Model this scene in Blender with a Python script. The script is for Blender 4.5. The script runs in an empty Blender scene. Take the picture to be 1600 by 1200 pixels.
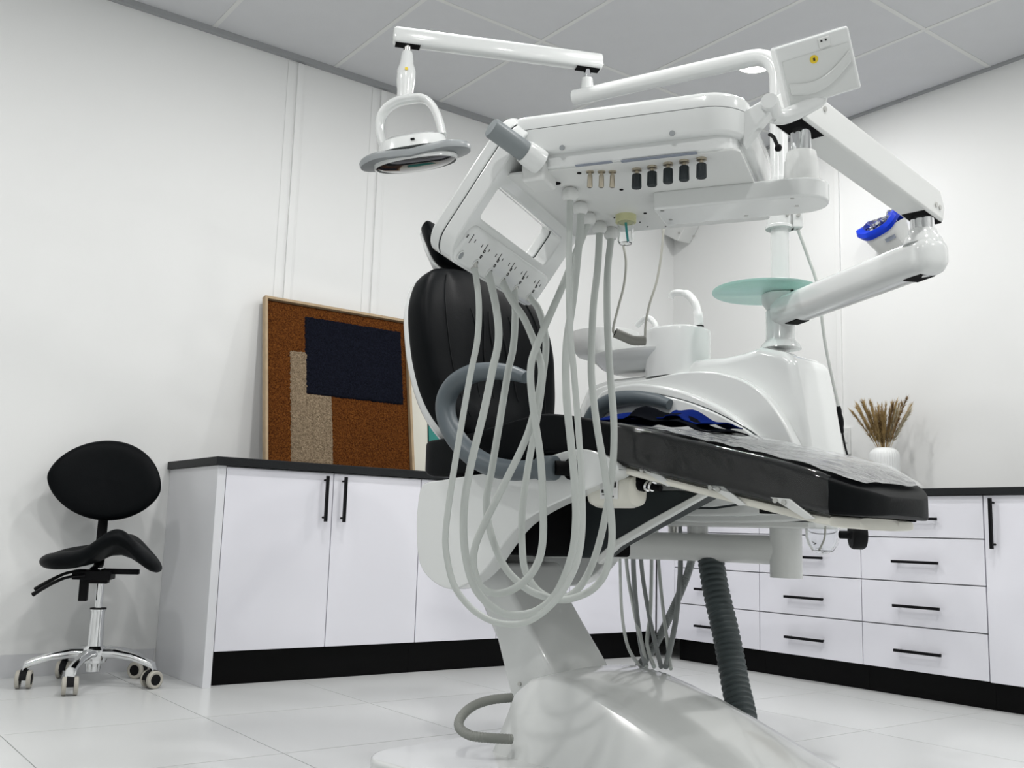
import bpy, bmesh, math, random
from mathutils import Vector, Matrix
from math import sin, cos, pi, radians
random.seed(7)
scn = bpy.context.scene
col = scn.collection

# ------------------------------------------------------------------ camera
FPX = 1566.0; CAMH = 0.65
PITCH = radians(8.4417); ROLL = radians(1.7161)
fw = Vector((0, cos(PITCH), sin(PITCH))); up0 = Vector((0, -sin(PITCH), cos(PITCH))); rt0 = Vector((1, 0, 0))
RT = rt0 * cos(ROLL) + up0 * sin(ROLL); UP = up0 * cos(ROLL) - rt0 * sin(ROLL); FW = fw
cam_d = bpy.data.cameras.new('camera'); cam = bpy.data.objects.new('camera', cam_d); col.objects.link(cam)
cam_d.sensor_width = 36.0; cam_d.lens = 36.0 * FPX / 1600.0; cam_d.clip_start = 0.05; cam_d.clip_end = 60
cam.matrix_world = Matrix(((RT.x, UP.x, -FW.x, 0), (RT.y, UP.y, -FW.y, 0), (RT.z, UP.z, -FW.z, CAMH), (0, 0, 0, 1)))
scn.camera = cam

# ------------------------------------------------------------------ world, exposure
w = bpy.data.worlds.new('world'); scn.world = w; w.use_nodes = True
w.node_tree.nodes['Background'].inputs[0].default_value = (0.9, 0.95, 1, 1)
w.node_tree.nodes['Background'].inputs[1].default_value = 0.05
scn.view_settings.view_transform = 'Standard'; scn.view_settings.look = 'None'
scn.view_settings.gamma = 1.0; scn.view_settings.use_curve_mapping = False
scn.view_settings.exposure = 0.0
LAMP_W = 17.2

# ------------------------------------------------------------------ frames and measuring helpers
def rotframe(ox, oy, deg):
    return Matrix.Translation((ox, oy, 0)) @ Matrix.Rotation(radians(deg), 4, 'Z')
def ray(px, py): return RT * ((px - 800) / FPX) - UP * ((py - 600) / FPX) + FW
def at(px, py, d):
    k = ray(px, py); return k * (d / k.y) + Vector((0, 0, CAMH))
def az(px, py, z):
    k = ray(px, py); return k * ((z - CAMH) / k.z) + Vector((0, 0, CAMH))
def onplane(px, py, P, N):
    k = ray(px, py); o = Vector((0, 0, CAMH)); t = (P - o).dot(N) / k.dot(N); return o + k * t
W = Matrix.Identity(4)
R = rotframe(0, 0, 36.75)                      # the room: x along the left wall, y along the right wall
_g = Vector((sin(pi / 4), cos(pi / 4), 0))
_c0 = at(870, 730, 2.75) + _g * 0.30
CF = rotframe(_c0.x, _c0.y, -45)               # the treatment chair: x towards the feet, y to the far side
ZU = 1.43
_p1 = az(1131, 234, ZU); _p2 = az(850, 266, ZU)
DF = rotframe(_p2.x, _p2.y, math.degrees(math.atan2(_p1.y - _p2.y, _p1.x - _p2.x)))   # the delivery head
def infr(Fm, p): return Fm.inverted() @ p
def yplane(Fm, px, py, yy):
    n = (Fm.to_3x3() @ Vector((0, 1, 0))); return infr(Fm, onplane(px, py, Fm @ Vector((0, yy, 0)), n))
def xplane(Fm, px, py, xx):
    n = (Fm.to_3x3() @ Vector((1, 0, 0))); return infr(Fm, onplane(px, py, Fm @ Vector((xx, 0, 0)), n))
def C(px, py, y): return yplane(CF, px, py, y)
def D(px, py, v): return yplane(DF, px, py, v)
def Dz(px, py, z): return infr(DF, az(px, py, z))

# ------------------------------------------------------------------ materials
def lin(c):
    return tuple(((x / 255) / 12.92 if x / 255 <= 0.04045 else ((x / 255 + 0.055) / 1.055) ** 2.4) for x in c)
MATS = {}
def mat(name, rgb, rough=0.4, metal=0.0, coat=0.0, bump=0.0, bscale=60.0, var=0.0, vscale=4.0, trans=0.0, ior=1.45, emit=None, estr=0.0, spec=0.5, alpha=1.0):
    if name in MATS: return MATS[name]
    m = bpy.data.materials.new(name); m.use_nodes = True; nt = m.node_tree; b = nt.nodes['Principled BSDF']
    c = lin(rgb) if max(rgb) > 1 else rgb
    b.inputs['Base Color'].default_value = (*c, 1); b.inputs['Roughness'].default_value = rough
    b.inputs['Metallic'].default_value = metal; b.inputs['Coat Weight'].default_value = coat
    b.inputs['Coat Roughness'].default_value = 0.05; b.inputs['IOR'].default_value = ior
    b.inputs['Transmission Weight'].default_value = trans; b.inputs['Specular IOR Level'].default_value = spec
    b.inputs['Alpha'].default_value = alpha
    if emit: b.inputs['Emission Color'].default_value = (*emit, 1); b.inputs['Emission Strength'].default_value = estr
    tc = nt.nodes.new('ShaderNodeTexCoord')
    if var > 0:
        n = nt.nodes.new('ShaderNodeTexNoise'); n.inputs['Scale'].default_value = vscale; n.inputs['Detail'].default_value = 4
        nt.links.new(tc.outputs['Object'], n.inputs['Vector'])
        mx = nt.nodes.new('ShaderNodeMix'); mx.data_type = 'RGBA'
        mx.inputs[6].default_value = (*[x * (1 - var) for x in c], 1); mx.inputs[7].default_value = (*[min(1, x * (1 + var)) for x in c], 1)
        nt.links.new(n.outputs['Fac'], mx.inputs[0]); nt.links.new(mx.outputs[2], b.inputs['Base Color'])
    if bump > 0:
        n = nt.nodes.new('ShaderNodeTexNoise'); n.inputs['Scale'].default_value = bscale; n.inputs['Detail'].default_value = 3
        nt.links.new(tc.outputs['Object'], n.inputs['Vector'])
        bp = nt.nodes.new('ShaderNodeBump'); bp.inputs['Strength'].default_value = bump; bp.inputs['Distance'].default_value = 0.01
        nt.links.new(n.outputs['Fac'], bp.inputs['Height']); nt.links.new(bp.outputs['Normal'], b.inputs['Normal'])
    MATS[name] = m; return m
wall_m = mat('wall_paint', (0.80, 0.81, 0.805), 0.6, bump=0.04, bscale=300, var=0.015, vscale=2)
floor_m = mat('floor_tile', (0.67, 0.685, 0.685), 0.26, var=0.02, vscale=1.5, bump=0.01, bscale=200)
grout_m = mat('grout', (0.45, 0.46, 0.46), 0.8, var=0.05)
ceil_m = mat('ceiling_tile', (0.66, 0.67, 0.69), 0.9, bump=0.12, bscale=260, var=0.03, vscale=8)
grid_m = mat('ceiling_grid', (0.74, 0.75, 0.74), 0.5, var=0.01)
trimgrey_m = mat('edge_trim_grey', (0.36, 0.37, 0.38), 0.5, var=0.02)
skirt_m = mat('skirting', (0.62, 0.63, 0.65), 0.35, var=0.02)
lac_m = mat('white_lacquer', (0.80, 0.80, 0.86), 0.09, coat=0.6, var=0.008, vscale=2)
side_m = mat('side_panel_lacquer', (0.74, 0.75, 0.78), 0.2, coat=0.3, var=0.01)
black_m = mat('black_metal', (0.004, 0.004, 0.005), 0.5, spec=0.15, var=0.1, vscale=30)
kick_m = mat('black_plinth', (0.0018, 0.0018, 0.002), 0.45, spec=0.12, var=0.1, vscale=10)
stone_m = mat('black_speckled_worktop', (0.012, 0.0135, 0.015), 0.5, spec=0.25, var=0.75, vscale=420, bump=0.05, bscale=300)
plas_m = mat('gloss_white_plastic', (0.72, 0.74, 0.735), 0.16, coat=0.5, var=0.006, vscale=3)
plas2_m = mat('satin_white_plastic', (0.71, 0.725, 0.715), 0.32, var=0.008, vscale=3)
warm_m = mat('ivory_plastic', (0.74, 0.73, 0.66), 0.4, var=0.02)
greyp_m = mat('grey_plastic', (0.27, 0.29, 0.30), 0.35, var=0.02)
dgrey_m = mat('dark_grey_plastic', (0.030, 0.037, 0.040), 0.5, spec=0.25, var=0.05)
arm_m = mat('slate_armrest', (0.085, 0.105, 0.118), 0.42, bump=0.03, bscale=200, var=0.03)
leath_m = mat('black_leather', (0.0022, 0.003, 0.0038), 0.48, bump=0.05, bscale=160, var=0.15, vscale=12, spec=0.10)
hose_m = mat('grey_hose', (0.50, 0.53, 0.51), 0.45, var=0.03)
hose2_m = mat('mid_grey_hose', (0.24, 0.26, 0.26), 0.5, var=0.03)
corr_m = mat('dark_corrugated_hose', (0.055, 0.07, 0.073), 0.5, var=0.08, vscale=20)
chrome_m = mat('chrome', (0.82, 0.83, 0.84), 0.09, metal=1.0, var=0.01)
steel_m = mat('brushed_steel', (0.55, 0.55, 0.53), 0.3, metal=1.0, var=0.04, vscale=40)
brass_m = mat('nickel_brass', (0.50, 0.45, 0.36), 0.3, metal=1.0, var=0.04)
rub_m = mat('black_rubber', (0.004, 0.004, 0.005), 0.6, spec=0.2, var=0.1)
wheel_m = mat('beige_wheel', (0.46, 0.44, 0.39), 0.5, var=0.03)
dark_m = mat('dark_cavity', (0.003, 0.003, 0.0035), 0.7, spec=0.1, var=0.1)
tglass_m = mat('frosted_green_glass', (0.62, 0.88, 0.82), 0.25, trans=0.75, ior=1.45, var=0.01)
clear_m = mat('clear_plastic', (0.97, 0.98, 0.98), 0.03, trans=1.0, ior=1.25, var=0.002)
yellow_m = mat('yellow_sticker', (0.75, 0.55, 0.03), 0.5, var=0.02)
cap_m = mat('pale_yellow_cap', (0.62, 0.62, 0.36), 0.4, var=0.03)
teal_m = mat('teal_print', (0.02, 0.22, 0.19), 0.5, var=0.1)
cream_m = mat('cream_frame', (0.72, 0.71, 0.63), 0.5, var=0.02)
oak_m = mat('oak_frame', (0.42, 0.31, 0.19), 0.55, var=0.25, vscale=25)
blue_m = mat('blue_cloth', (0.0015, 0.010, 0.095), 0.9, spec=0.03, bump=0.1, bscale=80, var=0.2, vscale=20)
bluep_m = mat('blue_plastic', (0.0, 0.035, 0.55), 0.35, var=0.03)
cable_m = mat('pale_cable', (0.62, 0.64, 0.62), 0.5, var=0.02)
beigec_m = mat('beige_cable', (0.44, 0.44, 0.40), 0.5, var=0.03)
label_m = mat('blue_grey_label', (0.25, 0.28, 0.34), 0.5, var=0.25, vscale=200)
white_m = mat('white_label', (0.8, 0.8, 0.8), 0.5, var=0.01)
ink_m = mat('black_ink', (0.02, 0.02, 0.02), 0.6, var=0.05)
led_m = mat('downlight_diffuser', (0.9, 0.9, 0.9), 0.5, emit=(1, 0.98, 0.95), estr=12, var=0.01)
ceram_m = mat('white_ceramic', (0.78, 0.80, 0.80), 0.45, var=0.02)
frost_m = mat('viewer_screen', (0.66, 0.68, 0.67), 0.22, coat=0.3, var=0.02)

def shag(name, a, b):
    m = mat(name, a, 0.95, spec=0.1); nt = m.node_tree; bs = nt.nodes['Principled BSDF']
    tc = nt.nodes.new('ShaderNodeTexCoord'); n = nt.nodes.new('ShaderNodeTexNoise'); n.inputs['Scale'].default_value = 130; n.inputs['Detail'].default_value = 6; n.inputs['Distortion'].default_value = 1.2
    nt.links.new(tc.outputs['Object'], n.inputs['Vector'])
    r = nt.nodes.new('ShaderNodeValToRGB'); r.color_ramp.elements[0].position = 0.36; r.color_ramp.elements[1].position = 0.66
    r.color_ramp.elements[0].color = (*a, 1); r.color_ramp.elements[1].color = (*b, 1)
    nt.links.new(n.outputs['Fac'], r.inputs[0]); nt.links.new(r.outputs[0], bs.inputs['Base Color'])
    bp = nt.nodes.new('ShaderNodeBump'); bp.inputs['Strength'].default_value = 0.9; bp.inputs['Distance'].default_value = 0.012
    nt.links.new(n.outputs['Fac'], bp.inputs['Height']); nt.links.new(bp.outputs['Normal'], bs.inputs['Normal'])
    return m
rust_m = shag('rust_pile', (0.05, 0.014, 0.003), (0.21, 0.072, 0.015))
navy_m = shag('navy_pile', (0.003, 0.004, 0.008), (0.011, 0.013, 0.024))
beige_m = shag('beige_pile', (0.15, 0.11, 0.07), (0.40, 0.31, 0.21))
straw_m = mat('dried_grass', (0.46, 0.33, 0.15), 0.9, var=0.5, vscale=18)
straw2_m = mat('brown_dried_grass', (0.28, 0.18, 0.08), 0.9, var=0.5, vscale=18)
straw3_m = mat('pale_pampas', (0.62, 0.56, 0.42), 0.9, var=0.2, vscale=18)
# thin clear film: mostly see-through with a sharp reflection
film_m = bpy.data.materials.new('clear_film'); film_m.use_nodes = True
_nt = film_m.node_tree; _nt.nodes.clear()
_o = _nt.nodes.new('ShaderNodeOutputMaterial'); _mx = _nt.nodes.new('ShaderNodeMixShader'); _t = _nt.nodes.new('ShaderNodeBsdfTransparent'); _gl = _nt.nodes.new('ShaderNodeBsdfGlossy'); _fr = _nt.nodes.new('ShaderNodeFresnel')
_gl.inputs['Roughness'].default_value = 0.05; _fr.inputs['IOR'].default_value = 1.6; _t.inputs['Color'].default_value = (0.97, 0.98, 0.98, 1)
_n = _nt.nodes.new('ShaderNodeTexNoise'); _n.inputs['Scale'].default_value = 11; _n.inputs['Detail'].default_value = 5; _n.inputs['Distortion'].default_value = 2.0
_tc = _nt.nodes.new('ShaderNodeTexCoord'); _bp = _nt.nodes.new('ShaderNodeBump'); _bp.inputs['Strength'].default_value = 0.16; _bp.inputs['Distance'].default_value = 0.012
_nt.links.new(_tc.outputs['Object'], _n.inputs['Vector']); _nt.links.new(_n.outputs['Fac'], _bp.inputs['Height'])
_nt.links.new(_bp.outputs['Normal'], _gl.inputs['Normal']); _nt.links.new(_bp.outputs['Normal'], _fr.inputs['Normal'])
_df = _nt.nodes.new('ShaderNodeBsdfDiffuse'); _df.inputs['Color'].default_value = (.8, .83, .85, 1); _m2 = _nt.nodes.new('ShaderNodeMixShader'); _m2.inputs[0].default_value = .009
_nt.links.new(_t.outputs[0], _m2.inputs[1]); _nt.links.new(_df.outputs[0], _m2.inputs[2])
_nt.links.new(_fr.outputs[0], _mx.inputs[0]); _nt.links.new(_m2.outputs[0], _mx.inputs[1]); _nt.links.new(_gl.outputs[0], _mx.inputs[2]); _nt.links.new(_mx.outputs[0], _o.inputs[0])

# ------------------------------------------------------------------ mesh builder
def spline(pts, n=8, closed=False):
    pts = [Vector(p) for p in pts]; out = []; N = len(pts)
    rng = N if closed else N - 1
    for i in range(rng):
        if closed: p0, p1, p2, p3 = pts[i - 1], pts[i], pts[(i + 1) % N], pts[(i + 2) % N]
        else: p0, p1, p2, p3 = pts[max(i - 1, 0)], pts[i], pts[i + 1], pts[min(i + 2, N - 1)]
        for k in range(n):
            t = k / n
            out.append(0.5 * ((2 * p1) + (p2 - p0) * t + (2 * p0 - 5 * p1 + 4 * p2 - p3) * t * t + (3 * p1 - p0 - 3 * p2 + p3) * t ** 3))
    if not closed: out.append(pts[-1])
    return out
def interp(xs, ys, x):
    if x <= xs[0]: return ys[0]
    for i in range(len(xs) - 1):
        if x <= xs[i + 1]:
            t = (x - xs[i]) / (xs[i + 1] - xs[i]); return ys[i] + (ys[i + 1] - ys[i]) * t
    return ys[-1]
def sinterp(xs, ys, x):
    # smooth (Catmull-Rom style) interpolation
    if x <= xs[0]: return ys[0]
    if x >= xs[-1]: return ys[-1]
    n = len(xs)
    for i in range(n - 1):
        if x <= xs[i + 1]:
            h = xs[i + 1] - xs[i]; t = (x - xs[i]) / h
            m0 = (ys[i + 1] - ys[max(i - 1, 0)]) / (xs[i + 1] - xs[max(i - 1, 0)]) * h
            m1 = (ys[min(i + 2, n - 1)] - ys[i]) / (xs[min(i + 2, n - 1)] - xs[i]) * h
            return (2 * t ** 3 - 3 * t * t + 1) * ys[i] + (t ** 3 - 2 * t * t + t) * m0 + (-2 * t ** 3 + 3 * t * t) * ys[i + 1] + (t ** 3 - t * t) * m1
def sup(ang, p):
    c, s = cos(ang), sin(ang)
    return (abs(c) ** p) * (1 if c >= 0 else -1), (abs(s) ** p) * (1 if s >= 0 else -1)
class MB:
    def __init__(s, frame=W): s.v = []; s.f = []; s.frame = frame
    def add(s, vs, fs):
        k = len(s.v); s.v += [Vector(v) for v in vs]; s.f += [tuple(i + k for i in f) for f in fs]; return s
    def box(s, lo, hi, M=None):
        x0, y0, z0 = lo; x1, y1, z1 = hi
        vs = [(x0, y0, z0), (x1, y0, z0), (x1, y1, z0), (x0, y1, z0), (x0, y0, z1), (x1, y0, z1), (x1, y1, z1), (x0, y1, z1)]
        vs = [Vector(v) for v in vs]
        if M is not None: vs = [M @ v for v in vs]
        return s.add(vs, [(0, 3, 2, 1), (4, 5, 6, 7), (0, 1, 5, 4), (1, 2, 6, 5), (2, 3, 7, 6), (3, 0, 4, 7)])
    def loft(s, rings, cap=True, closed=False):
        n = len(rings[0]); vs = [p for r in rings for p in r]; fs = []
        m = len(rings)
        for i in range(m if closed else m - 1):
            a = i * n; b = ((i + 1) % m) * n
            for j in range(n):
                k = (j + 1) % n; fs.append((a + j, a + k, b + k, b + j))
        if cap and not closed: fs.append(tuple(range(n - 1, -1, -1))); fs.append(tuple((m - 1) * n + j for j in range(n)))
        return s.add(vs, fs)
    def tube(s, pts, r, seg=12, cap=True, closed=False, flat=None, upv=None):
        pts = [Vector(p) for p in pts]; N = len(pts); rings = []
        def tan(i):
            if closed: return (pts[(i + 1) % N] - pts[i - 1]).normalized()
            return (pts[min(i + 1, N - 1)] - pts[max(i - 1, 0)]).normalized()
        t = tan(0); a = Vector(upv) if upv is not None else (Vector((0, 0, 1)) if abs(t.z) < 0.9 else Vector((1, 0, 0)))
        nrm = (a - t * a.dot(t)).normalized()
        for i in range(N):
            t = tan(i)
            if upv is not None: nrm = Vector(upv)
            nrm = (nrm - t * nrm.dot(t)).normalized(); bi = t.cross(nrm)
            rr = r[i] if isinstance(r, (list, tuple)) else r
            ra, rb = (rr, rr) if flat is None else (rr * flat[0], rr * flat[1])
            rings.append([pts[i] + nrm * (ra * cos(2 * pi * k / seg)) + bi * (rb * sin(2 * pi * k / seg)) for k in range(seg)])
        return s.loft(rings, cap, closed)
    def cyl(s, p0, p1, r0, r1=None, seg=24):
        r1 = r0 if r1 is None else r1; return s.tube([p0, p1], [r0, r1], seg)
    def lathe(s, prof, origin, axis=(0, 0, 1), seg=32):
        o = Vector(origin); ax = Vector(axis).normalized(); a = Vector((1, 0, 0)) if abs(ax.x) < 0.8 else Vector((0, 1, 0))
        u = (a - ax * a.dot(ax)).normalized(); v = ax.cross(u); rings = []
        for r, h in prof: rings.append([o + ax * h + (u * cos(2 * pi * k / seg) + v * sin(2 * pi * k / seg)) * max(r, 1e-4) for k in range(seg)])
        c_ = prof[0][0] > 1e-3 and prof[-1][0] > 1e-3 and len(prof) > 2
        return s.loft(rings, not c_, c_)
    def prism(s, pts, d):
        pts = [Vector(p) for p in pts]; d = Vector(d); n = len(pts)
        return s.add(pts + [p + d for p in pts], [tuple(range(n - 1, -1, -1)), tuple(range(n, 2 * n))] + [(i, (i + 1) % n, n + (i + 1) % n, n + i) for i in range(n)])
    def build(s, name, m, parent=None, bev=0.0, seg=3, sub=0, flat=False, base=None, ang=38, label=None):
        me = bpy.data.meshes.new(name)
        if parent is not None: base = Vector(parent['_b']) ; inv = None
        if parent is None:
            vs = [s.frame @ v for v in s.v]
        else:
            Mi = PINV[parent.name]; vs = [Mi @ (s.frame @ v) for v in s.v]
        me.from_pydata([tuple(v) for v in vs], [], s.f); me.validate()
        bm = bmesh.new(); bm.from_mesh(me); bmesh.ops.recalc_face_normals(bm, faces=bm.faces); bm.to_mesh(me); bm.free()
        me.materials.append(m)
        o = bpy.data.objects.new(name, me); col.objects.link(o)
        if parent is not None:
            o.parent = parent; o['_b'] = parent['_b']; PINV[o.name] = PINV[parent.name]
        else: PINV[o.name] = Matrix.Identity(4); o['_b'] = (0, 0, 0)
        if not flat:
            for p in me.polygons: p.use_smooth = True
        if bev > 0:
            b = o.modifiers.new('bevel', 'BEVEL'); b.width = bev; b.segments = seg; b.limit_method = 'ANGLE'; b.angle_limit = radians(30); b.harden_normals = True; b.use_clamp_overlap = True
        elif not flat and sub == 0: me.set_sharp_from_angle(angle=radians(ang))
        if sub: sm = o.modifiers.new('sub', 'SUBSURF'); sm.levels = sub; sm.render_levels = sub
        if label: o['label'] = label
        return o
PINV = {}
def thing(name, label, cat, frame, base, group=None):
    o = bpy.data.objects.new(name, None); col.objects.link(o); o.empty_display_size = 0.05
    M = frame @ Matrix.Translation(base); o.matrix_world = M; PINV[o.name] = M.inverted(); o['_b'] = tuple(base)
    o['label'] = label; o['category'] = cat
    if group: o['group'] = group
    return o
def tag(o, label, cat, group=None):
    o['label'] = label; o['category'] = cat
    if group: o['group'] = group
    return o
def struct(o): o['kind'] = 'structure'; return o
def rrect(x0, x1, y0, y1, r, n=6):
    out = []
    for cx, cy, a0 in ((x1 - r, y1 - r, 0), (x0 + r, y1 - r, 90), (x0 + r, y0 + r, 180), (x1 - r, y0 + r, 270)):
        for k in range(n + 1):
            a = radians(a0 + 90 * k / n); out.append((cx + r * cos(a), cy + r * sin(a)))
    return out

# ================================================================== THE ROOM
A0, A1, N0, N1, HC = -2.0, 4.79, -2.0, 4.63, 3.06
struct(MB(R).box((A0 - .1, N1, 0), (A1 + .1, N1 + .1, HC + .1)).build('wall_left', wall_m))
struct(MB(R).box((A1, N0 - .1, 0), (A1 + .1, N1, HC + .1)).build('wall_right', wall_m))
struct(MB(R).box((A0 - .1, N0 - .1, 0), (A0, N1, HC + .1)).build('wall_back', wall_m))
struct(MB(R).box((A0, N0 - .1, 0), (A1, N0, HC + .1)).build('wall_front', wall_m))
fl = struct(MB(R).box((A0 - .1, N0 - .1, -.08), (A1 + .1, N1 + .1, -.003)).build('floor', grout_m, flat=True))
ce = struct(MB(R).box((A0 - .1, N0 - .1, HC + .02), (A1 + .1, N1 + .1, HC + .1)).build('ceiling', grid_m, flat=True))
RM3 = Matrix.Rotation(radians(36.75), 4, 'Z')
_cache = {}
def piece(name, key, size, m, loc, parent, kind=None):
    k = (key, round(size[0], 4), round(size[1], 4))
    if k not in _cache:
        b = MB(); sx, sy, sz = size; b.box((-sx / 2, -sy / 2, -sz), (sx / 2, sy / 2, 0)); me = bpy.data.meshes.new(name)
        me.from_pydata([tuple(v) for v in b.v], [], b.f); me.materials.append(m); _cache[k] = me
    o = bpy.data.objects.new(name, _cache[k]); col.objects.link(o); o.parent = parent; o.matrix_local = R @ Matrix.Translation(loc)
    return o
def cuts(lo, hi, start, step):
    xs = [lo]; k = math.floor((lo - start) / step)
    while True:
        k += 1; x = start + k * step
        if x >= hi - 0.02: break
        if x > lo + 0.02: xs.append(x)
    return xs + [hi]
fa = cuts(A0, A1, 0.675, 0.632); fn = cuts(N0, N1, 2.80, 0.636)
for i in range(len(fa) - 1):
    for j in range(len(fn) - 1):
        g = 0.0016
        piece('floor_tile', 'ft', (fa[i + 1] - fa[i] - 2 * g, fn[j + 1] - fn[j] - 2 * g, .0028), floor_m, ((fa[i] + fa[i + 1]) / 2, (fn[j] + fn[j + 1]) / 2, 0), fl)
ca = cuts(A0, A1, 1.55, 0.657); cn = cuts(N0, N1, 2.416, 1.259)
for i in range(len(ca) - 1):
    for j in range(len(cn) - 1):
        g = 0.0105
        piece('ceiling_tile', 'ct', (ca[i + 1] - ca[i] - 2 * g, cn[j + 1] - cn[j] - 2 * g, .012), ceil_m, ((ca[i] + ca[i + 1]) / 2, (cn[j] + cn[j + 1]) / 2, HC + .0145), ce)
for x in ca[1:-1]:
    piece('grid_bar', 'gb', (.022, N1 - N0, .003), grid_m, (x, (N0 + N1) / 2, HC + .003), ce)
for i in range(len(ca) - 1):
    for y in cn[1:-1]:
        piece('grid_bar', 'gc', (ca[i + 1] - ca[i] - .024, .022, .003), grid_m, ((ca[i] + ca[i + 1]) / 2, y, HC + .003), ce)
struct(MB(R).box((A0, N1 - .028, HC - .026), (A1, N1, HC + .003)).build('trim_1', trimgrey_m))
struct(MB(R).box((A1 - .024, N0, HC - .008), (A1, N1 - .03, HC + .003)).build('trim_2', trimgrey_m))
struct(MB(R).box((A0, N1 - .008, 0), (1.505, N1, .092)).build('baseboard_left', skirt_m))
for i, x in enumerate((2.005, 2.497)):
    struct(MB(R).box((x, N1 - .016, .93), (x + .034, N1, HC - .034)).box((x - .05, N1 - .004, .93), (x + .05, N1, HC - .034)).build('trim_%d' % (3 + i), wall_m, bev=.002))
sx = xplane(R, 1311, 450, A1)
struct(MB(R).box((A1 - .012, sx.y - .015, .9), (A1, sx.y + .015, HC - .03)).build('trim_5', wall_m, bev=.002))

# ceiling downlights
_dl = infr(R, az(1180, 101, HC))
for k, (x, y) in enumerate(((_dl.x, _dl.y), (1.87, 3.05), (1.87, .53), (3.83, .53), (-.09, 3.05), (-.09, .53), (2.85, 1.79), (.9, 1.79), (2.85, -.73))):
    t = thing('ceiling_downlight', 'round recessed ceiling downlight glowing beside the white lamp arm' if k == 0 else 'round recessed ceiling downlight out of view above the room', 'downlight', R, Vector((x, y, HC)), 'recessed ceiling downlights')
    MB(R).lathe([(.088, -.004), (.1, -.004), (.1, .006), (.088, .006)], (x, y, HC), seg=40).build('rim', plas2_m, t)
    MB(R).lathe([(.0, -.002), (.086, -.002), (.086, .004), (.0, .004)], (x, y, HC), seg=40).build('diffuser', led_m, t)
    ld = bpy.data.lights.new('downlight_lamp', 'AREA'); ld.shape = 'DISK'; ld.size = .17; ld.energy = LAMP_W; ld.color = (1.0, .985, .965)
    lo = bpy.data.objects.new('downlight_lamp', ld); col.objects.link(lo); lo.parent = t; lo.location = (0, 0, -.008)

# ================================================================== CABINETS, LEFT WALL
def bar_handle(p0, p1, out, parent, r=.006):
    p0, p1, out = Vector(p0), Vector(p1), Vector(out); d = (p1 - p0).normalized(); b = MB(R)
    side = d.cross(out).normalized()
    a, c = p0 + out * .03, p1 + out * .03
    b.prism([a + side * r + out * r, a - side * r + out * r, a - side * r - out * r, a + side * r - out * r], c - a)
    for q in (p0 + d * .018, p1 - d * .018): b.cyl(q, q + out * .03, r * .75, seg=10)
    return b.build('handle', black_m, parent, label='black bar handle')
ZK, ZD, ZT = .14, .885, .89
def left_unit(a0, a1, doors, label, side=False):
    t = thing('base_cabinet', label, 'cabinet', R, Vector(((a0 + a1) / 2, 4.33, 0)), 'base cabinets along the left wall')
    b = MB(R).box((a0, 4.055, ZK), (a1, 4.62, ZT)); b.build('body', dark_m if False else side_m, t)
    if side: MB(R).box((a0 - .036, 4.03, 0), (a0 - .001, 4.629, ZT)).build('side_panel', side_m, t, bev=.001, label='white end panel')
    MB(R).box((a0, 4.08, 0), (a1, 4.10, ZK - .003)).build('plinth', kick_m, t, label='black plinth')
    for d0, d1, hx in doors:
        dr = MB(R).box((d0 + .002, 4.03, ZK), (d1 - .002, 4.05, ZD)).build('door', lac_m, t, bev=.0012)
        if hx: bar_handle((hx, 4.03, .674), (hx, 4.03, .872), (0, -1, 0), dr)
    return t
left_unit(1.55, 2.495, [(1.55, 2.042, 1.998), (2.042, 2.495, 2.087)], 'white two-door base cabinet with end panel beside the black stool', True)
left_unit(2.496, 3.42, [(2.496, 2.958, 2.914), (2.958, 3.42, 3.003)], 'white two-door base cabinet hidden behind the treatment chair base')
left_unit(3.421, 4.046, [(3.421, 4.046, None)], 'white corner base cabinet behind the hanging grey hoses')
tag(MB(R).box((1.50, 4.012, .8905), (4.788, 4.628, .925)).build('worktop', stone_m, bev=.003), 'black speckled worktop carrying the rust coloured artwork', 'worktop')

# CABINETS, RIGHT WALL
XF = 4.05
def right_unit(n0, n1, label, door=False):
    t = thing('drawer_cabinet' if not door else 'base_cabinet', label, 'cabinet', R, Vector((4.42, (n0 + n1) / 2, 0)), 'cabinets along the right wall')
    MB(R).box((XF + .025, n0, .112), (4.78, n1, .862)).build('body', side_m, t)
    MB(R).box((4.096, n0, 0), (4.116, n1, .109)).build('plinth', kick_m, t, label='black plinth')
    if door:
        dr = MB(R).box((XF, n0 + .002, .112), (XF + .02, n1 - .003, .860)).build('door', lac_m, t, bev=.0012)
        bar_handle((XF, n1 - .045, .643), (XF, n1 - .045, .848), (-1, 0, 0), dr)
    else:
        zs = (.112, .3015, .491, .681, .862)
        for i in range(4):
            dr = MB(R).box((XF, n0 + .0015, zs[i] + .0025), (XF + .02, n1 - .0015, zs[i + 1] - .0025)).build('drawer', lac_m, t, bev=.0012)
            c = (n0 + n1) / 2 + .008; z = (zs[i] + zs[i + 1]) / 2 - .01
            bar_handle((XF, c - .108, z), (XF, c + .108, z), (-1, 0, 0), dr)
    return t
right_unit(2.157, 2.735, 'white four-drawer cabinet under the vase, rightmost drawer stack')
right_unit(2.736, 3.315, 'white four-drawer cabinet behind the chair foot, middle drawer stack')
right_unit(3.316, 3.895, 'white four-drawer cabinet nearest the corner, behind the thick ribbed hose')
right_unit(1.555, 2.156, 'white single-door cabinet with tall black handle at the right edge', True)
tag(MB(R).box((4.052, 3.897, .112), (4.09, 4.028, .862)).build('filler_panel', lac_m), 'narrow white filler panel in the cabinet corner', 'panel')
tag(MB(R).box((4.03, 1.50, .8625), (4.788, 4.010, .8925)).build('worktop', stone_m, bev=.003), 'black speckled worktop carrying the white ribbed vase', 'worktop')

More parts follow.
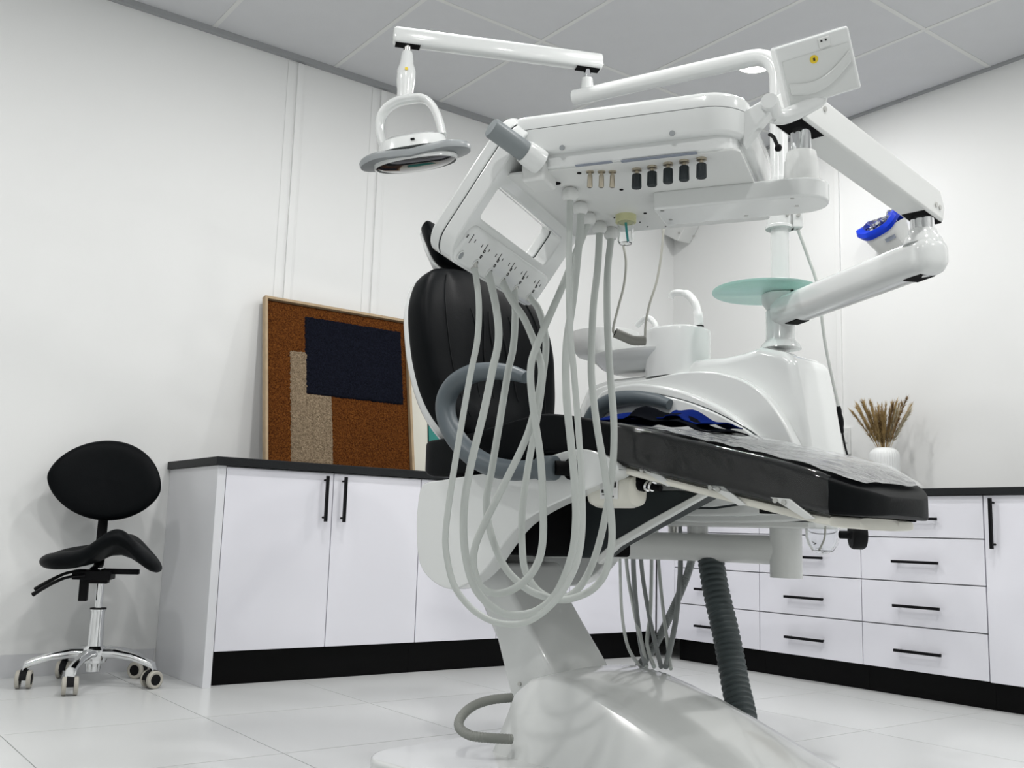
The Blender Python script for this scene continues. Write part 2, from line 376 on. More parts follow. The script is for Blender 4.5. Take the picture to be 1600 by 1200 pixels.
# ================================================================== PICTURES ON THE LEFT WORKTOP
def tilt(a0, n_, z_, ang):
    return R @ Matrix.Translation((a0, n_, z_)) @ Matrix.Rotation(-radians(ang), 4, 'X')
PF = tilt(1.888, 4.445, .9295, 9.3)      # x along the wall, z up the picture, -y towards the room
PW, PH = .815, .842
t = thing('textile_artwork', 'framed rust coloured textile artwork with navy and beige shapes leaning on the wall', 'artwork', PF, Vector((0, 0, 0)))
fb = .014
for lo, hi in (((0, -.018, 0), (fb, .02, PH)), ((PW - fb, -.018, 0), (PW, .02, PH)), ((fb, -.018, PH - fb), (PW - fb, .02, PH)), ((fb, -.018, 0), (PW - fb, .02, fb))):
    MB(PF).box(lo, hi).build('frame_bar', oak_m, t, bev=.0015)
MB(PF).box((fb, .008, fb), (PW - fb, .016, PH - fb)).build('backing', rust_m, t)
def pile(x0, x1, z0, z1, y, m, name, jit=.004, st=.008, keep=None):
    nx = max(2, int((x1 - x0) / st)); nz = max(2, int((z1 - z0) / st)); b = MB(PF); vs = []; fs = []; use = {}
    cell = lambda i, j: 0 <= i < nx and 0 <= j < nz and (keep is None or keep(x0 + (x1 - x0) * (i + .5) / nx, z0 + (z1 - z0) * (j + .5) / nz))
    for j in range(nz + 1):
        for i in range(nx + 1):
            ad_ = [cell(i - 1, j - 1), cell(i, j - 1), cell(i - 1, j), cell(i, j)]
            if not any(ad_): continue
            e = not all(ad_); x = x0 + (x1 - x0) * i / nx; z = z0 + (z1 - z0) * j / nz
            if e and y < -.001: x += random.uniform(-jit, jit); z += random.uniform(-jit, jit)
            use[(i, j)] = len(vs); vs.append((x, .006 if e else y + random.uniform(-.0022, .0022), z))
    for j in range(nz):
        for i in range(nx):
            if cell(i, j): fs.append((use[(i, j)], use[(i + 1, j)], use[(i + 1, j + 1)], use[(i, j + 1)]))
    b.add(vs, fs); return b.build(name, m, t, ang=180)
pile(fb + .001, PW - fb - .001, fb + .001, PH - fb - .001, 0.0, rust_m, 'rust_field')
pile(.132, .362, fb + .003, .585, -.006, beige_m, 'beige_block', keep=lambda x, z: z < .37 or x < .232)
pile(.212, .775, .365, .775, -.0075, navy_m, 'navy_block')
P2 = tilt(2.715, 4.50, .9295, 6.0)
t2 = thing('framed_print', 'cream framed teal print standing right of the rust artwork, mostly hidden', 'picture', P2, Vector((0, 0, 0)))
for lo, hi in (((0, -.02, 0), (.10, .012, .62)), ((.5, -.02, 0), (.6, .012, .62)), ((.1, -.02, .52), (.5, .012, .62)), ((.1, -.02, 0), (.5, .012, .1))):
    MB(P2).box(lo, hi).build('frame_bar', cream_m, t2, bev=.002)
for lo, hi in (((.1, -.012, .1), (.112, .01, .52)), ((.488, -.012, .1), (.5, .01, .52)), ((.112, -.012, .508), (.488, .01, .52)), ((.112, -.012, .1), (.488, .01, .112))):
    MB(P2).box(lo, hi).build('inner_edge', black_m, t2)
MB(P2).box((.112, -.002, .112), (.488, .008, .508)).build('print', teal_m, t2)

# ================================================================== VASE WITH DRIED GRASS
vx, vy = 4.55, 2.925; vz = .8935
t = thing('ribbed_vase', 'white ribbed cylindrical vase on the right worktop', 'vase', R, Vector((vx, vy, vz)))
rings = []
prof = [(.06, 0), (.070, .006), (.072, .03), (.073, .18), (.072, .205), (.066, .222), (.05, .235), (.038, .238), (.034, .234), (.032, .2)]
for r, h in prof:
    rings.append([Vector((vx + (r * (1 + (.025 if (k % 4) < 2 else -.01) * (1 if .02 < h < .215 else 0))) * cos(2 * pi * k / 144), vy + (r * (1 + (.025 if (k % 4) < 2 else -.01) * (1 if .02 < h < .215 else 0))) * sin(2 * pi * k / 144), vz + h)) for k in range(144)])
MB(R).loft(rings).build('body', ceram_m, t, ang=60)
t = thing('dried_grass_bouquet', 'bouquet of dried brown and pale grasses standing in the white vase', 'dried grass', R, Vector((vx, vy, vz + .2)))
for k in range(46):
    lean = Vector((random.gauss(0, .06), random.gauss(0.012, .07), 0)); L = random.uniform(.17, .255)
    if k > 40: lean = Vector((random.uniform(-.03, .05), -.06 - .02 * (k - 41), 0)); L = .2
    if k == 40: lean = Vector((0, .15, 0)); L = .25
    m = straw3_m if k > 40 else (straw2_m if k % 3 == 0 else straw_m)
    b = MB(R); p0 = Vector((vx + lean.x * .12, vy + lean.y * .12, vz + .2)); p3 = Vector((vx, vy, vz + .22)) + Vector((lean.x, lean.y, L))
    pts = spline([p0, p0.lerp(p3, .4) + Vector((0, 0, .015)), p3], 6)
    b.tube(pts, .0012, 5)
    n0 = len(pts) // 3
    for q in range(150):
        u = random.uniform(.38, 1.0); idx = min(len(pts) - 2, int(u * (len(pts) - 1))); c = pts[idx].lerp(pts[idx + 1], random.random())
        dr = (pts[idx + 1] - pts[idx]).normalized(); rad = .026 * (1 - .6 * u) + .004
        o = Vector((random.gauss(0, 1), random.gauss(0, 1), random.gauss(0, 1))).normalized()
        tip = c + dr * random.uniform(.014, .03) + o * rad; sd = o.cross(dr).normalized() * .0024
        b.add([c - sd, c + sd, tip], [(0, 1, 2)])
    b.build('stem', m, t, flat=True)

# wall fittings
sk = xplane(R, 1319, 690, A1)
t = thing('wall_socket', 'white socket plate on the right wall behind the power cord', 'socket', R, Vector((A1, sk.y, sk.z)))
MB(R).box((A1 - .012, sk.y - .045, sk.z - .075), (A1, sk.y + .045, sk.z + .075)).build('plate', plas2_m, t, bev=.004)
MB(R).box((A1 - .016, sk.y - .03, sk.z - .01), (A1 - .012, sk.y + .03, sk.z + .05)).build('switch', plas2_m, t, bev=.002)
br = [xplane(R, x, y, A1) for x, y in ((1035, 362), (1078, 382), (1092, 356), (1092, 300), (1035, 300))]
t = thing('wall_bracket', 'small white bracket high on the right wall near the corner', 'bracket', R, br[1])
MB(R).prism([(A1 - .12, p.y, p.z) for p in br], (.12, 0, 0)).build('body', plas2_m, t, bev=.008)
for px, py in ((1061, 364), (1084, 369)):
    q = xplane(R, px, py, A1 - .122); MB(R).cyl((A1 - .126, q.y, q.z), (A1 - .119, q.y, q.z), .008, seg=12).build('screw', steel_m, t)

# emergency light on the right wall
em = xplane(R, 1405, 356, A1); ez = em.z; ey = em.y
t = thing('emergency_light', 'white wall lamp with blue rim and clear lens behind the jointed arm', 'wall lamp', R, Vector((A1, ey, ez)))
MB(R).box((A1 - .07, ey - .05, ez - .09), (A1, ey + .05, ez + .0)).build('wall_mount', plas2_m, t, bev=.01)
EF = R @ Matrix.Translation((A1 - .075, ey, ez)) @ Matrix.Rotation(radians(-28), 4, 'Y') @ Matrix.Rotation(radians(-14), 4, 'X')
ring = lambda z, a, b, dx=0: [Vector((dx + a * sup(2 * pi * k / 40, .6)[1] - .07, b * sup(2 * pi * k / 40, .6)[0], z)) for k in range(40)]
MB(EF).loft([ring(-.13, .03, .06), ring(-.11, .05, .09), ring(-.02, .065, .115), ring(.0, .065, .115)]).build('housing', plas2_m, t)
def wav(z, a, b): return [Vector((a * sup(2 * pi * k / 40, .6)[1] - .07, b * sup(2 * pi * k / 40, .6)[0], z + .022 * cos(2 * pi * k / 20))) for k in range(40)]
MB(EF).loft([wav(.0, .075, .13), wav(.022, .085, .142), wav(.045, .08, .135), wav(.045, .05, .1), wav(.02, .045, .095)], cap=False, closed=True).build('rim', bluep_m, t)
MB(EF).loft([wav(.02, .048, .098), wav(.045, .048, .098), wav(.055, .03, .07)]).build('lens', clear_m, t)
for k in range(4):
    MB(EF).lathe([(.0, .005), (.008, .006), (.022, .03), (.024, .03), (.02, .0), (0, 0)], (-.07, -.066 + .044 * k, .005), seg=8).build('reflector', chrome_m, t)
MB(EF).box((-.137, -.07, -.07), (-.131, -.01, -.05)).build('label', label_m, t)

# ================================================================== SADDLE STOOL
sp = az(143, 1071, 0)
SF = Matrix.Translation((sp.x, sp.y, 0)) @ Matrix.Rotation(radians(12), 4, 'Z')     # x right, y away
t = thing('saddle_stool', 'black saddle stool with backrest and chrome five-star base by the left wall', 'stool', SF, Vector((0, 0, 0)))
for k, a in enumerate((-18, 54, 126, 198, 262)):
    ca_, sa_ = cos(radians(a)), sin(radians(a)); L = .247
    b = MB(SF); pr = [(.03, .125, .03), (.09, .128, .026), (.16, .118, .022), (.225, .098, .021), (.250, .086, .022), (.257, .07, .019)]
    rings = []
    for r, z, h in pr:
        rings.append([Vector((r * ca_ - sa_ * h * .95 * cos(2 * pi * q / 14), r * sa_ + ca_ * h * .95 * cos(2 * pi * q / 14), z + h * .75 * sin(2 * pi * q / 14))) for q in range(14)])
    leg = b.loft(rings).build('leg', chrome_m, t, label='polished chrome leg')
    cx, cy = L * ca_, L * sa_; sw = radians(a + (60, 100, -40, 75, 20)[k]); wx, wy = cos(sw), sin(sw)
    cas = MB(SF).cyl((cx, cy, .05), (cx, cy, .085), .009, seg=12)
    rings = []
    for q in range(9):
        an = pi * q / 8; rings.append([Vector((cx + wx * .0 + (wy * d2), cy - wx * d2, .035)) + Vector((wx * cos(an) * rr, wy * cos(an) * rr, sin(an) * rr)) for d2, rr in ((-.013, .029), (.013, .029), (.013, .037), (-.013, .037))])
    cas.loft(rings); cp = cas.build('caster', rub_m, leg, label='black twin-wheel caster')
    for s_ in (-1, 1):
        c0 = Vector((cx + wy * .013 * s_, cy - wx * .014 * s_, .035)); ax = Vector((wy * s_, -wx * s_, 0))
        MB(SF).lathe([(.021, 0), (.0345, 0), (.0345, .013), (.030, .016), (.021, .014)], c0, ax, 28).build('wheel', wheel_m, leg)
        MB(SF).lathe([(0, .0), (.0215, .0), (.0215, .015), (0, .016)], c0, ax, 20).build('wheel_hub', rub_m, leg)
MB(SF).lathe([(.0, .055), (.026, .055), (.03, .085), (.045, .09), (.052, .105), (.05, .14), (.036, .155), (.0, .155)], (0, 0, 0)).build('base_hub', chrome_m, t)
MB(SF).lathe([(.030, .15), (.026, .29), (.030, .292), (.030, .30), (.0, .30)], (0, 0, 0)).build('column_sleeve', chrome_m, t)
MB(SF).lathe([(.031, .297), (.031, .303), (.0, .303)], (0, 0, 0)).build('column_ring', rub_m, t)
MB(SF).lathe([(.0, .30), (.0145, .30), (.0145, .46), (.0, .46)], (0, 0, 0)).build('gas_lift', chrome_m, t)
mech = MB(SF).box((-.10, -.06, .415), (.045, .06, .452)).box((-.07, -.03, .40), (.03, .03, .42)).box((.0, -.02, .437), (.145, .02, .458)).build('tilt_mechanism', black_m, t, bev=.004)
MB(SF).box((-.075, -.03, .33), (-.042, .0, .43)).build('adjuster_post', black_m, t, bev=.003)
for dy, dz in ((-.045, 0), (-.075, -.018)):
    b = MB(SF); pts = spline([(-.05, dy, .452 + dz), (-.12, dy - .01, .44 + dz), (-.185, dy - .02, .405 + dz), (-.228, dy - .022, .375 + dz)], 6); n_ = len(pts)
    b.tube(pts, [.008 + .008 * (i / n_) for i in range(n_)], 10, flat=(.55, 1.2)); b.build('lever', rub_m, mech)
b = MB(SF); b.tube(spline([(-.035, .05, .455), (-.035, .13, .47), (-.04, .16, .54), (-.04, .17, .70)], 6), .02, 12, flat=(.4, 1.0)); b.build('back_support', black_m, t)
# saddle seat: flared wings and a raised ridge
def seat_z(x, y):
    rid = .10 * math.exp(-((x - .07) / .092) ** 2) * (.55 + .45 * max(0, min(1, (.12 - y) / .25)))
    wing = -.25 * max(0, x - .11) - .05 * max(0, -x - .12)
    lip = .035 * max(0, (y - .05) / .15)
    return .488 + rid + wing + lip
def seat_outline(a):
    c, s = sup(a, .82); x = .228 * c; y = .20 * s
    y *= (1 - .15 * max(0, x / .25)); return x, y
top = []; NA = 56
lev = [(.0, 1.0), (.35, 1.0), (.6, 1.0), (.8, .97), (.92, .8), (1.0, .42), (1.02, .0), (.99, -.45), (.9, -.85), (.7, -1), (.3, -1), (0, -1)]
rings = []
for q, h in lev:
    rg = []
    for k in range(NA):
        x, y = seat_outline(2 * pi * k / NA); x *= max(q, .001); y *= max(q, .001); rg.append(Vector((x, y, seat_z(x, y) + .035 * h)))
    rings.append(rg)
MB(SF).loft(rings).build('seat', leath_m, t, sub=1)
# backrest pad
BKM = SF @ Matrix.Translation((-.035, .145, .822)) @ Matrix.Rotation(radians(6), 4, 'Y') @ Matrix.Rotation(radians(-8), 4, 'X')
rings = []
for q, h in [(.001, 1), (.3, 1), (.6, 1), (.82, .95), (.93, .75), (1.0, .35), (1.01, 0), (1.0, -.4), (.93, -.85), (.7, -1), (.3, -1), (.001, -1)]:
    rg = []
    for k in range(NA):
        a = 2 * pi * k / NA; c, s = sup(a, 1.0)
        x = .226 * (abs(c) ** 1.0) * (1 if c >= 0 else -1); z = (.168 if s > 0 else .172) * (abs(s) ** 1.18) * (1 if s >= 0 else -1)
        z += -.022 * (1 - abs(s)) * 1.0
        z *= (1 + .05 * c) if s > 0 else 1
        x *= q; z *= q; rg.append(Vector((x, -.028 * h - .035 * (x / .22) ** 2 + .0, z)))
    rings.append(rg)
MB(BKM).loft(rings).build('backrest', leath_m, t, sub=1)

# ================================================================== DENTAL TREATMENT CHAIR
t = chair = thing('dental_chair', 'black and white dental treatment chair with film-covered leg rest', 'dental chair', CF, Vector((0, 0, 0)))
# base plate with a foot pad, cover hump
b = MB(CF); pts = rrect(-.43, .62, -.62, .33, .12, 8)
b.prism([(x, y, .002) for x, y in pts], (0, 0, .045)); b.build('base_plate', plas_m, t, bev=.012)
xs = [-.22, -.16, -.10, 0, .1, .2, .3, .4, .5, .6, .68]
zt = [.20, .243, .258, .247, .222, .192, .158, .120, .083, .05, .02]
rings = []
for x, z in zip(xs, zt):
    wt = .205 + .10 * max(0, x) * .4; wb = wt + .16 * (z / .25) ** .8 * .7 + .01; cr = .012
    prof = []
    m_ = 16
    for k in range(m_ + 1):
        y = -wt + 2 * wt * k / m_; prof.append(Vector((x, y, z + cr * (1 - (y / wt) ** 2))))
    prof = [Vector((x, -wb, .03)), Vector((x, -wb + .01, .03 + (z - .03) * .08)), Vector((x, -wt - (wb - wt) * .45, .03 + (z - .03) * .55)), Vector((x, -wt - .012, z - .012))] + prof + [Vector((x, wt + .012, z - .012)), Vector((x, wt + (wb - wt) * .45, .03 + (z - .03) * .55)), Vector((x, wb - .01, .03 + (z - .03) * .08)), Vector((x, wb, .03))]
    rings.append(prof)
MB(CF).loft(rings).build('base_cover', plas_m, t, ang=50)
# lift arm
def yz_quad(pts, y0, y1): return [(p[0], y0, p[1]) for p in pts]
b = MB(CF); lp = [(-.11, .19), (-.165, .275), (-.25, .372), (-.325, .463), (-.36, .56), (-.56, .56), (-.49, .463), (-.39, .325), (-.33, .18), (-.33, .05), (-.11, .05)]
b.prism([(x, -.13, z) for x, z in lp], (0, .26, 0)); la = b.build('lift_arm', plas_m, t, bev=.018, seg=4)
q = C(811, 1069, -.135); MB(CF).cyl((q.x, -.136, q.z), (q.x, -.128, q.z), .006, seg=14).build('screw', steel_m, la)
# white side shell of the seat carrier
sp_ = [(895, 702), (925, 704), (955, 718), (966, 736), (945, 752), (900, 772), (850, 795), (812, 820), (785, 852), (760, 888), (735, 910), (705, 921), (675, 908), (655, 880), (650, 830), (652, 790), (660, 757), (690, 750), (740, 742), (800, 733), (850, 715)]
pp = [C(x, y, -.29) for x, y in sp_]; pp = spline(pp, 3, True)
b = MB(CF); b.prism([(p.x, -.29, p.z) for p in pp], (0, .06, 0)); b.build('side_shell', plas_m, t, bev=.022, seg=4)
b = MB(CF); b.prism([(p.x, .23, p.z) for p in pp], (0, .06, 0)); b.build('side_shell', plas_m, t, bev=.022, seg=4)
# rear cover between the shells and the dark interior
b = MB(CF); b.box((-.57, -.24, .53), (-.53, .24, .80)); b.build('rear_cover', plas2_m, t, bev=.015)
b = MB(CF); b.box((-.50, -.20, .585), (-.13, .20, .78)); b.build('inner_frame', dark_m, t, bev=.01)
pp = [C(x, y, -.04) for x, y in ((880, 800), (950, 766), (1060, 766), (1094, 774), (950, 853), (925, 872), (890, 872))]
b = MB(CF); b.prism([(p.x, -.04, p.z) for p in pp], (0, .10, 0)); b.build('bellows_panel', dgrey_m, t, bev=.006)
pp = [C(x, y, -.07) for x, y in ((930, 872), (960, 844), (1020, 809), (1098, 767), (1110, 770), (1030, 816), (965, 854), (935, 882))]
b = MB(CF); b.prism([(p.x, -.07, p.z) for p in pp], (0, .02, 0)); b.build('brace_bar', plas2_m, t, bev=.004)
# actuator motor with label
mo = C(962, 768, -.2); b = MB(CF)
rings = []
for x, s_ in ((-.075, .6), (-.068, .85), (-.05, 1), (.05, 1), (.075, .85), (.082, .6)):
    rings.append([Vector((mo.x + x, mo.y + .045 * s_ * sup(2 * pi * k / 24, .7)[0], mo.z + .045 * s_ * sup(2 * pi * k / 24, .7)[1])) for k in range(24)])
mt = b.loft(rings).build('actuator', warm_m, t)
lb = MB(CF).box((mo.x - .015, mo.y - .0475, mo.z - .022), (mo.x + .045, mo.y - .0455, mo.z + .028)).build('label', white_m, mt)
for k, (x0, x1, z0, z1) in enumerate(((-.010, .015, .018, .022), (-.010, .020, .010, .013), (.022, .040, .008, .022), (-.010, .01, -.006, .003), (.016, .028, -.006, .003), (-.008, .02, -.012, -.010), (.01, .032, -.018, -.014))):
    MB(CF).box((mo.x + x0, mo.y - .0482, mo.z + z0), (mo.x + x1, mo.y - .0474, mo.z + z1)).build('label_print', ink_m, mt)
b = MB(CF); p0 = C(985, 752, -.2); b.cyl(p0 + Vector((-.01, 0, 0)), p0 + Vector((.05, 0, -.012)), .02, .017); b.cyl(p0 + Vector((.05, 0, -.012)), p0 + Vector((.10, 0, -.02)), .009); b.build('actuator_rod', dark_m, mt)
for k in range(2): MB(CF).cyl(p0 + Vector((.055 + .014 * k, 0, -.013)), p0 + Vector((.062 + .014 * k, 0, -.015)), .014).build('clamp_ring', chrome_m, mt)

# ---- seat and leg cushion: a loft along the chair axis
SX = [-.635, -.615, -.55, -.40, -.25, -.10, .0, .10, .20, .42, .63, .72, .765, .80, .825, .84]
TOP = [.915, .93, .935, .945, .967, .988, .980, .962, .938, .885, .835, .811, .793, .779, .767, .756]
TH = [.07, .10, .118, .12, .12, .114, .107, .103, .101, .099, .095, .091, .081, .069, .056, .040]
WD = [.20, .25, .27, .275, .275, .272, .27, .27, .268, .262, .252, .245, .232, .205, .16, .09]
def cush_ring(x, off=0.0, n=0, wob=0.0, seed=0):
    zt_ = sinterp(SX, TOP, x) + off; th = sinterp(SX, TH, x) + 2 * off; wd = sinterp(SX, WD, x) + off; rc = min(.011 + off, wd * .45, th * .4); rg = []
    def top_h(y):
        u = max(0, 1 - abs(y) / wd)
        if x < .12: return -.018 * (1 - (y / wd) ** 2) * (1 if -.5 < x else .3) * min(1, max(0, (.12 - x) / .1))
        return .028 * min(1, (x - .12) / .12) * min(1, max(0, (.84 - x) / .16)) * (y + wd) / (2 * wd)
    path = [(wd, -th / 2 + .025 * q / 1) for q in (0, 1)]
    path = [(wd, zt_ - th + rc + (th - 2 * rc) * q / 5) for q in range(6)]
    path += [(wd - rc + rc * cos(a), zt_ - rc + rc * sin(a) + top_h(wd)) for a in [radians(d) for d in (22, 45, 68)]]
    path += [(-(-wd + rc) - (2 * wd - 2 * rc) * q / 30, zt_ + top_h(wd - rc - (2 * wd - 2 * rc) * q / 30) - (0 if 0 < q < 30 else 0)) for q in range(31)]
    path += [(-wd + rc - rc * sin(a), zt_ - rc + rc * cos(a) + (top_h(-wd))) for a in [radians(d) for d in (22, 45, 68)]]
    path += [(-wd, zt_ - rc - (th - 2 * rc) * q / 5) for q in range(6)]
    path += [(-wd + rc - rc * cos(a), zt_ - th + rc - rc * sin(a)) for a in [radians(d) for d in (30, 60)]]
    path += [(-wd + rc + (2 * wd - 2 * rc) * q / 8, zt_ - th) for q in range(9)]
    path += [(wd - rc + rc * sin(a), zt_ - th + rc - rc * cos(a)) for a in [radians(d) for d in (30, 60)]]
    return [Vector((x, y, z)) for y, z in path]
xx = []
for i in range(len(SX) - 1): xx += [SX[i] + (SX[i + 1] - SX[i]) * k / 3 for k in range(3)]
xx.append(SX[-1])
seat = MB(CF).loft([cush_ring(x) for x in xx]).build('seat_cushion', leath_m, t, ang=60)
# ivory tray under the leg cushion with its clips
b = MB(CF); rings = []
for x in [.17, .18, .3, .42, .54, .66, .73, .76, .775]:
    zb = sinterp(SX, TOP, x) - sinterp(SX, TH, x); wd = sinterp(SX, WD, x) - .012; e = .5 if x in (.17, .775) else 1
    rings.append([Vector((x, wd * e * c, zb - .016 + .014 * s)) for c, s in [sup(2 * pi * k / 32, .4) for k in range(32)]])
tray = b.loft(rings).build('leg_rest_tray', warm_m, t)
for px, py in ((1012, 737), (1120, 765), (1222, 785)):
    q = C(px, py, -.256); cl = MB(CF); cl.prism([(q.x - .03, -.26, q.z + .012), (q.x + .02, -.26, q.z + .008), (q.x + .075, -.25, q.z - .035), (q.x + .055, -.25, q.z - .038)], (0, .012, 0)); cl = cl.build('clip', plas2_m, tray, bev=.002)
    for d in (-.011, .011): MB(CF).lathe([(.0, 0), (.006, 0), (.006, .003), (0, .003)], (q.x + d - .004, -.26, q.z + .002 - d * .2), (0, -1, 0), 14).build('rivet', steel_m, cl)
q = C(1204, 795, -.2); MB(CF).box((q.x - .02, -.22, q.z - .012), (q.x + .025, -.18, q.z + .008)).build('latch', black_m, tray, bev=.003)
# pipings on the seat edge
# ---- backrest
BT = [0, .04, .12, .25, .4, .55, .7, .82, .9, .96, 1.0]
BXc = [-.50, -.515, -.545, -.585, -.615, -.635, -.655, -.672, -.685, -.695, -.702]
BZc = [.93, .955, 1.0, 1.08, 1.18, 1.28, 1.37, 1.44, 1.49, 1.525, 1.545]
BW = [.15, .20, .245, .282, .302, .31, .302, .275, .24, .19, .12]
BTH = [.06, .10, .14, .16, .17, .17, .165, .15, .13, .10, .06]
def back_ring(tt, off=0.0, dx=0.0, n=64, front=True):
    x = sinterp(BT, BXc, tt); z = sinterp(BT, BZc, tt); wd = sinterp(BT, BW, tt); th = sinterp(BT, BTH, tt)
    x2 = sinterp(BT, BXc, min(1, tt + .03)); z2 = sinterp(BT, BZc, min(1, tt + .03)); x1 = sinterp(BT, BXc, max(0, tt - .03)); z1 = sinterp(BT, BZc, max(0, tt - .03))
    d = Vector((x2 - x1, 0, z2 - z1)).normalized(); nn = Vector((d.z, 0, -d.x))
    rg = []
    for k in range(n):
        c, s = sup(2 * pi * k / n, .55); y = (wd + off) * c; h = (th / 2 + off) * s + dx - .022
        h += .035 * (y / .3) ** 2
        if s > 0: h += .012 * math.exp(-((abs(y) - .0) / .09) ** 2) - .006 * math.exp(-((abs(y) - .14) / .012) ** 2)
        rg.append(Vector((x, y, z)) + nn * h)
    return rg
tts = [i / 40 for i in range(41)]
back = MB(CF).loft([back_ring(v) for v in tts]).build('backrest_cushion', leath_m, t, ang=180)
# stitched panel seams
for sy in (-1, 1):
    pts = []
    for v in [.1 + .8 * i / 24 for i in range(25)]:
        rg = back_ring(v); k = 10 if sy > 0 else 22; pts.append(rg[k])
    MB(CF).tube(pts, .0025, 6).build('seam', leath_m, back)
rings = []
for v in [i / 24 for i in range(25)]:
    rg = back_ring(.02 + v * .93, -.006, -.03); rings.append(rg)
MB(CF).loft(rings).build('backrest_shell', plas_m, t, ang=180)
# soft gathers in the middle panel
def back_front(tt, yy):
    rg = back_ring(tt)[:33]
    for a_, b_ in zip(rg, rg[1:]):
        if (a_.y - yy) * (b_.y - yy) <= 0 and a_.y != b_.y: return a_.lerp(b_, (yy - a_.y) / (b_.y - a_.y))
    return rg[16]
for k, yy in enumerate((-.10, -.055, -.015, .03, .075)):
    pts = [back_front(.72 - .5 * i / 15, yy + .012 * sin(i * .35 + k * 1.7)) for i in range(16)]
    MB(CF).tube(pts, [.001 + .0045 * sin(pi * (i + .5) / 16) for i in range(16)], 8).build('cushion_fold', leath_m, back)
# headrest
hc = C(716, 388, -.05)
HM = CF @ Matrix.Translation((hc.x - .05, hc.y, hc.z + .0)) @ Matrix.Rotation(radians(-30), 4, 'Y') @ Matrix.Scale(.86, 4)
rings = []
for h, s_ in ((-.1, .5), (-.09, .8), (-.06, .97), (0, 1), (.06, .97), (.09, .8), (.1, .5)):
    rings.append([Vector((.04 * s_ * s2 + .05 * (c2 * s_) ** 2, .155 * s_ * c2, h)) for c2, s2 in [sup(2 * pi * k / 40, .6) for k in range(40)]])
hr = MB(HM).loft(rings).build('headrest', leath_m, t, ang=180)
rings = []
for h, s_ in ((-.1, .5), (-.085, .85), (0, 1), (.085, .85), (.1, .5)):
    rings.append([Vector((-.045 + .02 * s_ * s2 + .05 * (c2 * s_) ** 2, .14 * s_ * c2, h - .012)) for c2, s2 in [sup(2 * pi * k / 40, .6) for k in range(40)]])
MB(HM).loft(rings).build('headrest_shell', plas_m, hr, ang=180)
MB(CF).box((hc.x - .04, hc.y + .03, 1.45), (hc.x - .02, hc.y + .09, hc.z)).build('headrest_bar', chrome_m, t, bev=.003)
# armrests: open C-shaped loops
apx = [(866, 731), (838, 733), (800, 735), (762, 726), (728, 703), (703, 668), (696, 632), (708, 603), (735, 585), (768, 580), (800, 583), (822, 590)]
ac = [C(x, y, -.34) for x, y in apx]
rad = [.020, .026, .029, .030, .030, .030, .030, .030, .029, .026, .022, .017]
for sy in (-1, 1):
    pts = spline([(p.x, .34 * sy, p.z) for p in ac], 5); rr = [interp(list(range(12)), rad, i / 5) for i in range(len(pts))]
    b = MB(CF); b.tube(pts, rr, 20, flat=(1.0, 1.05), upv=None); ar = b.build('armrest', arm_m, t, ang=60)
    p0 = ac[0]; MB(CF).lathe([(.0, -.02), (.034, -.02), (.034, .03), (.028, .034), (.0, .034)], (p0.x - .03, .34 * sy, p0.z), (1, 0, 0), 28).build('armrest_collar', arm_m, ar)
    MB(CF).cyl((p0.x, .34 * sy, p0.z), (p0.x + .03, .28 * sy, p0.z), .02).build('pivot_pin', dark_m, ar)
    MB(CF).lathe([(.0, 0), (.03, 0), (.03, .004), (.0, .004)], (p0.x + .02, .2905 * sy, p0.z), (0, sy, 0), 28).build('pivot_socket', dark_m, ar)

# ---- clear film sleeve over the leg rest
t = thing('clear_film_cover', 'wrinkled clear plastic film sleeve wrapped over the black leg rest', 'plastic cover', CF, Vector((.4, 0, .75)))
rings = []; xs_ = [.175 + (.765 - .175) * i / 70 for i in range(71)]
for i, x in enumerate(xs_):
    rg = cush_ring(x, .0045, 128)
    for k, p in enumerate(rg):
        wv = .0011 * sin(x * 40 + 2.2 * sin(p.y * 21 + p.z * 38 + x * 9)) + .0008 * sin(p.y * 45 + p.z * 60 + x * 33 + 1.5 * sin(x * 17))
        c = Vector((x, 0, sinterp(SX, TOP, x) - sinterp(SX, TH, x) / 2)); d = (p - c).normalized(); rg[k] = p + d * wv
    rings.append(rg)
MB(CF).loft(rings, cap=False).build('sleeve', film_m, t, ang=60)

crumple_m = film_m.copy(); crumple_m.name = 'crumpled_film'
for n_ in crumple_m.node_tree.nodes:
    if n_.type == 'FRESNEL': n_.inputs['IOR'].default_value = 1.9
    if n_.type == 'BUMP': n_.inputs['Strength'].default_value = .5
    if n_.type == 'MIX_SHADER' and not n_.inputs[0].is_linked: n_.inputs[0].default_value = .22
b = MB(CF); vs = []; fs = []; NXs, NYs = 70, 26
for i in range(NXs + 1):
    for j in range(NYs + 1):
        x = .27 + .535 * i / NXs + .003 * sin(j * .45); wd = sinterp(SX, WD, min(x, .80)) - .012; y = -wd * .94 + 1.9 * wd * j / NYs
        zt_ = sinterp(SX, TOP, x) + .028 * min(1, max(0, (.84 - x) / .16)) * (y + wd) / (2 * wd)
        wr = .0028 * abs(sin(x * 31 + 2.4 * sin(y * 13 + x * 6))) + .0022 * abs(sin(y * 27 - x * 44 + 1.3 * sin(x * 29)))
        vs.append((x, y, zt_ + .0085 + wr))
for i in range(NXs):
    for j in range(NYs): k = i * (NYs + 1) + j; fs.append((k, k + 1, k + NYs + 2, k + NYs + 1))
b.add(vs, fs); b.build('loose_top_sheet', crumple_m, t, ang=60)

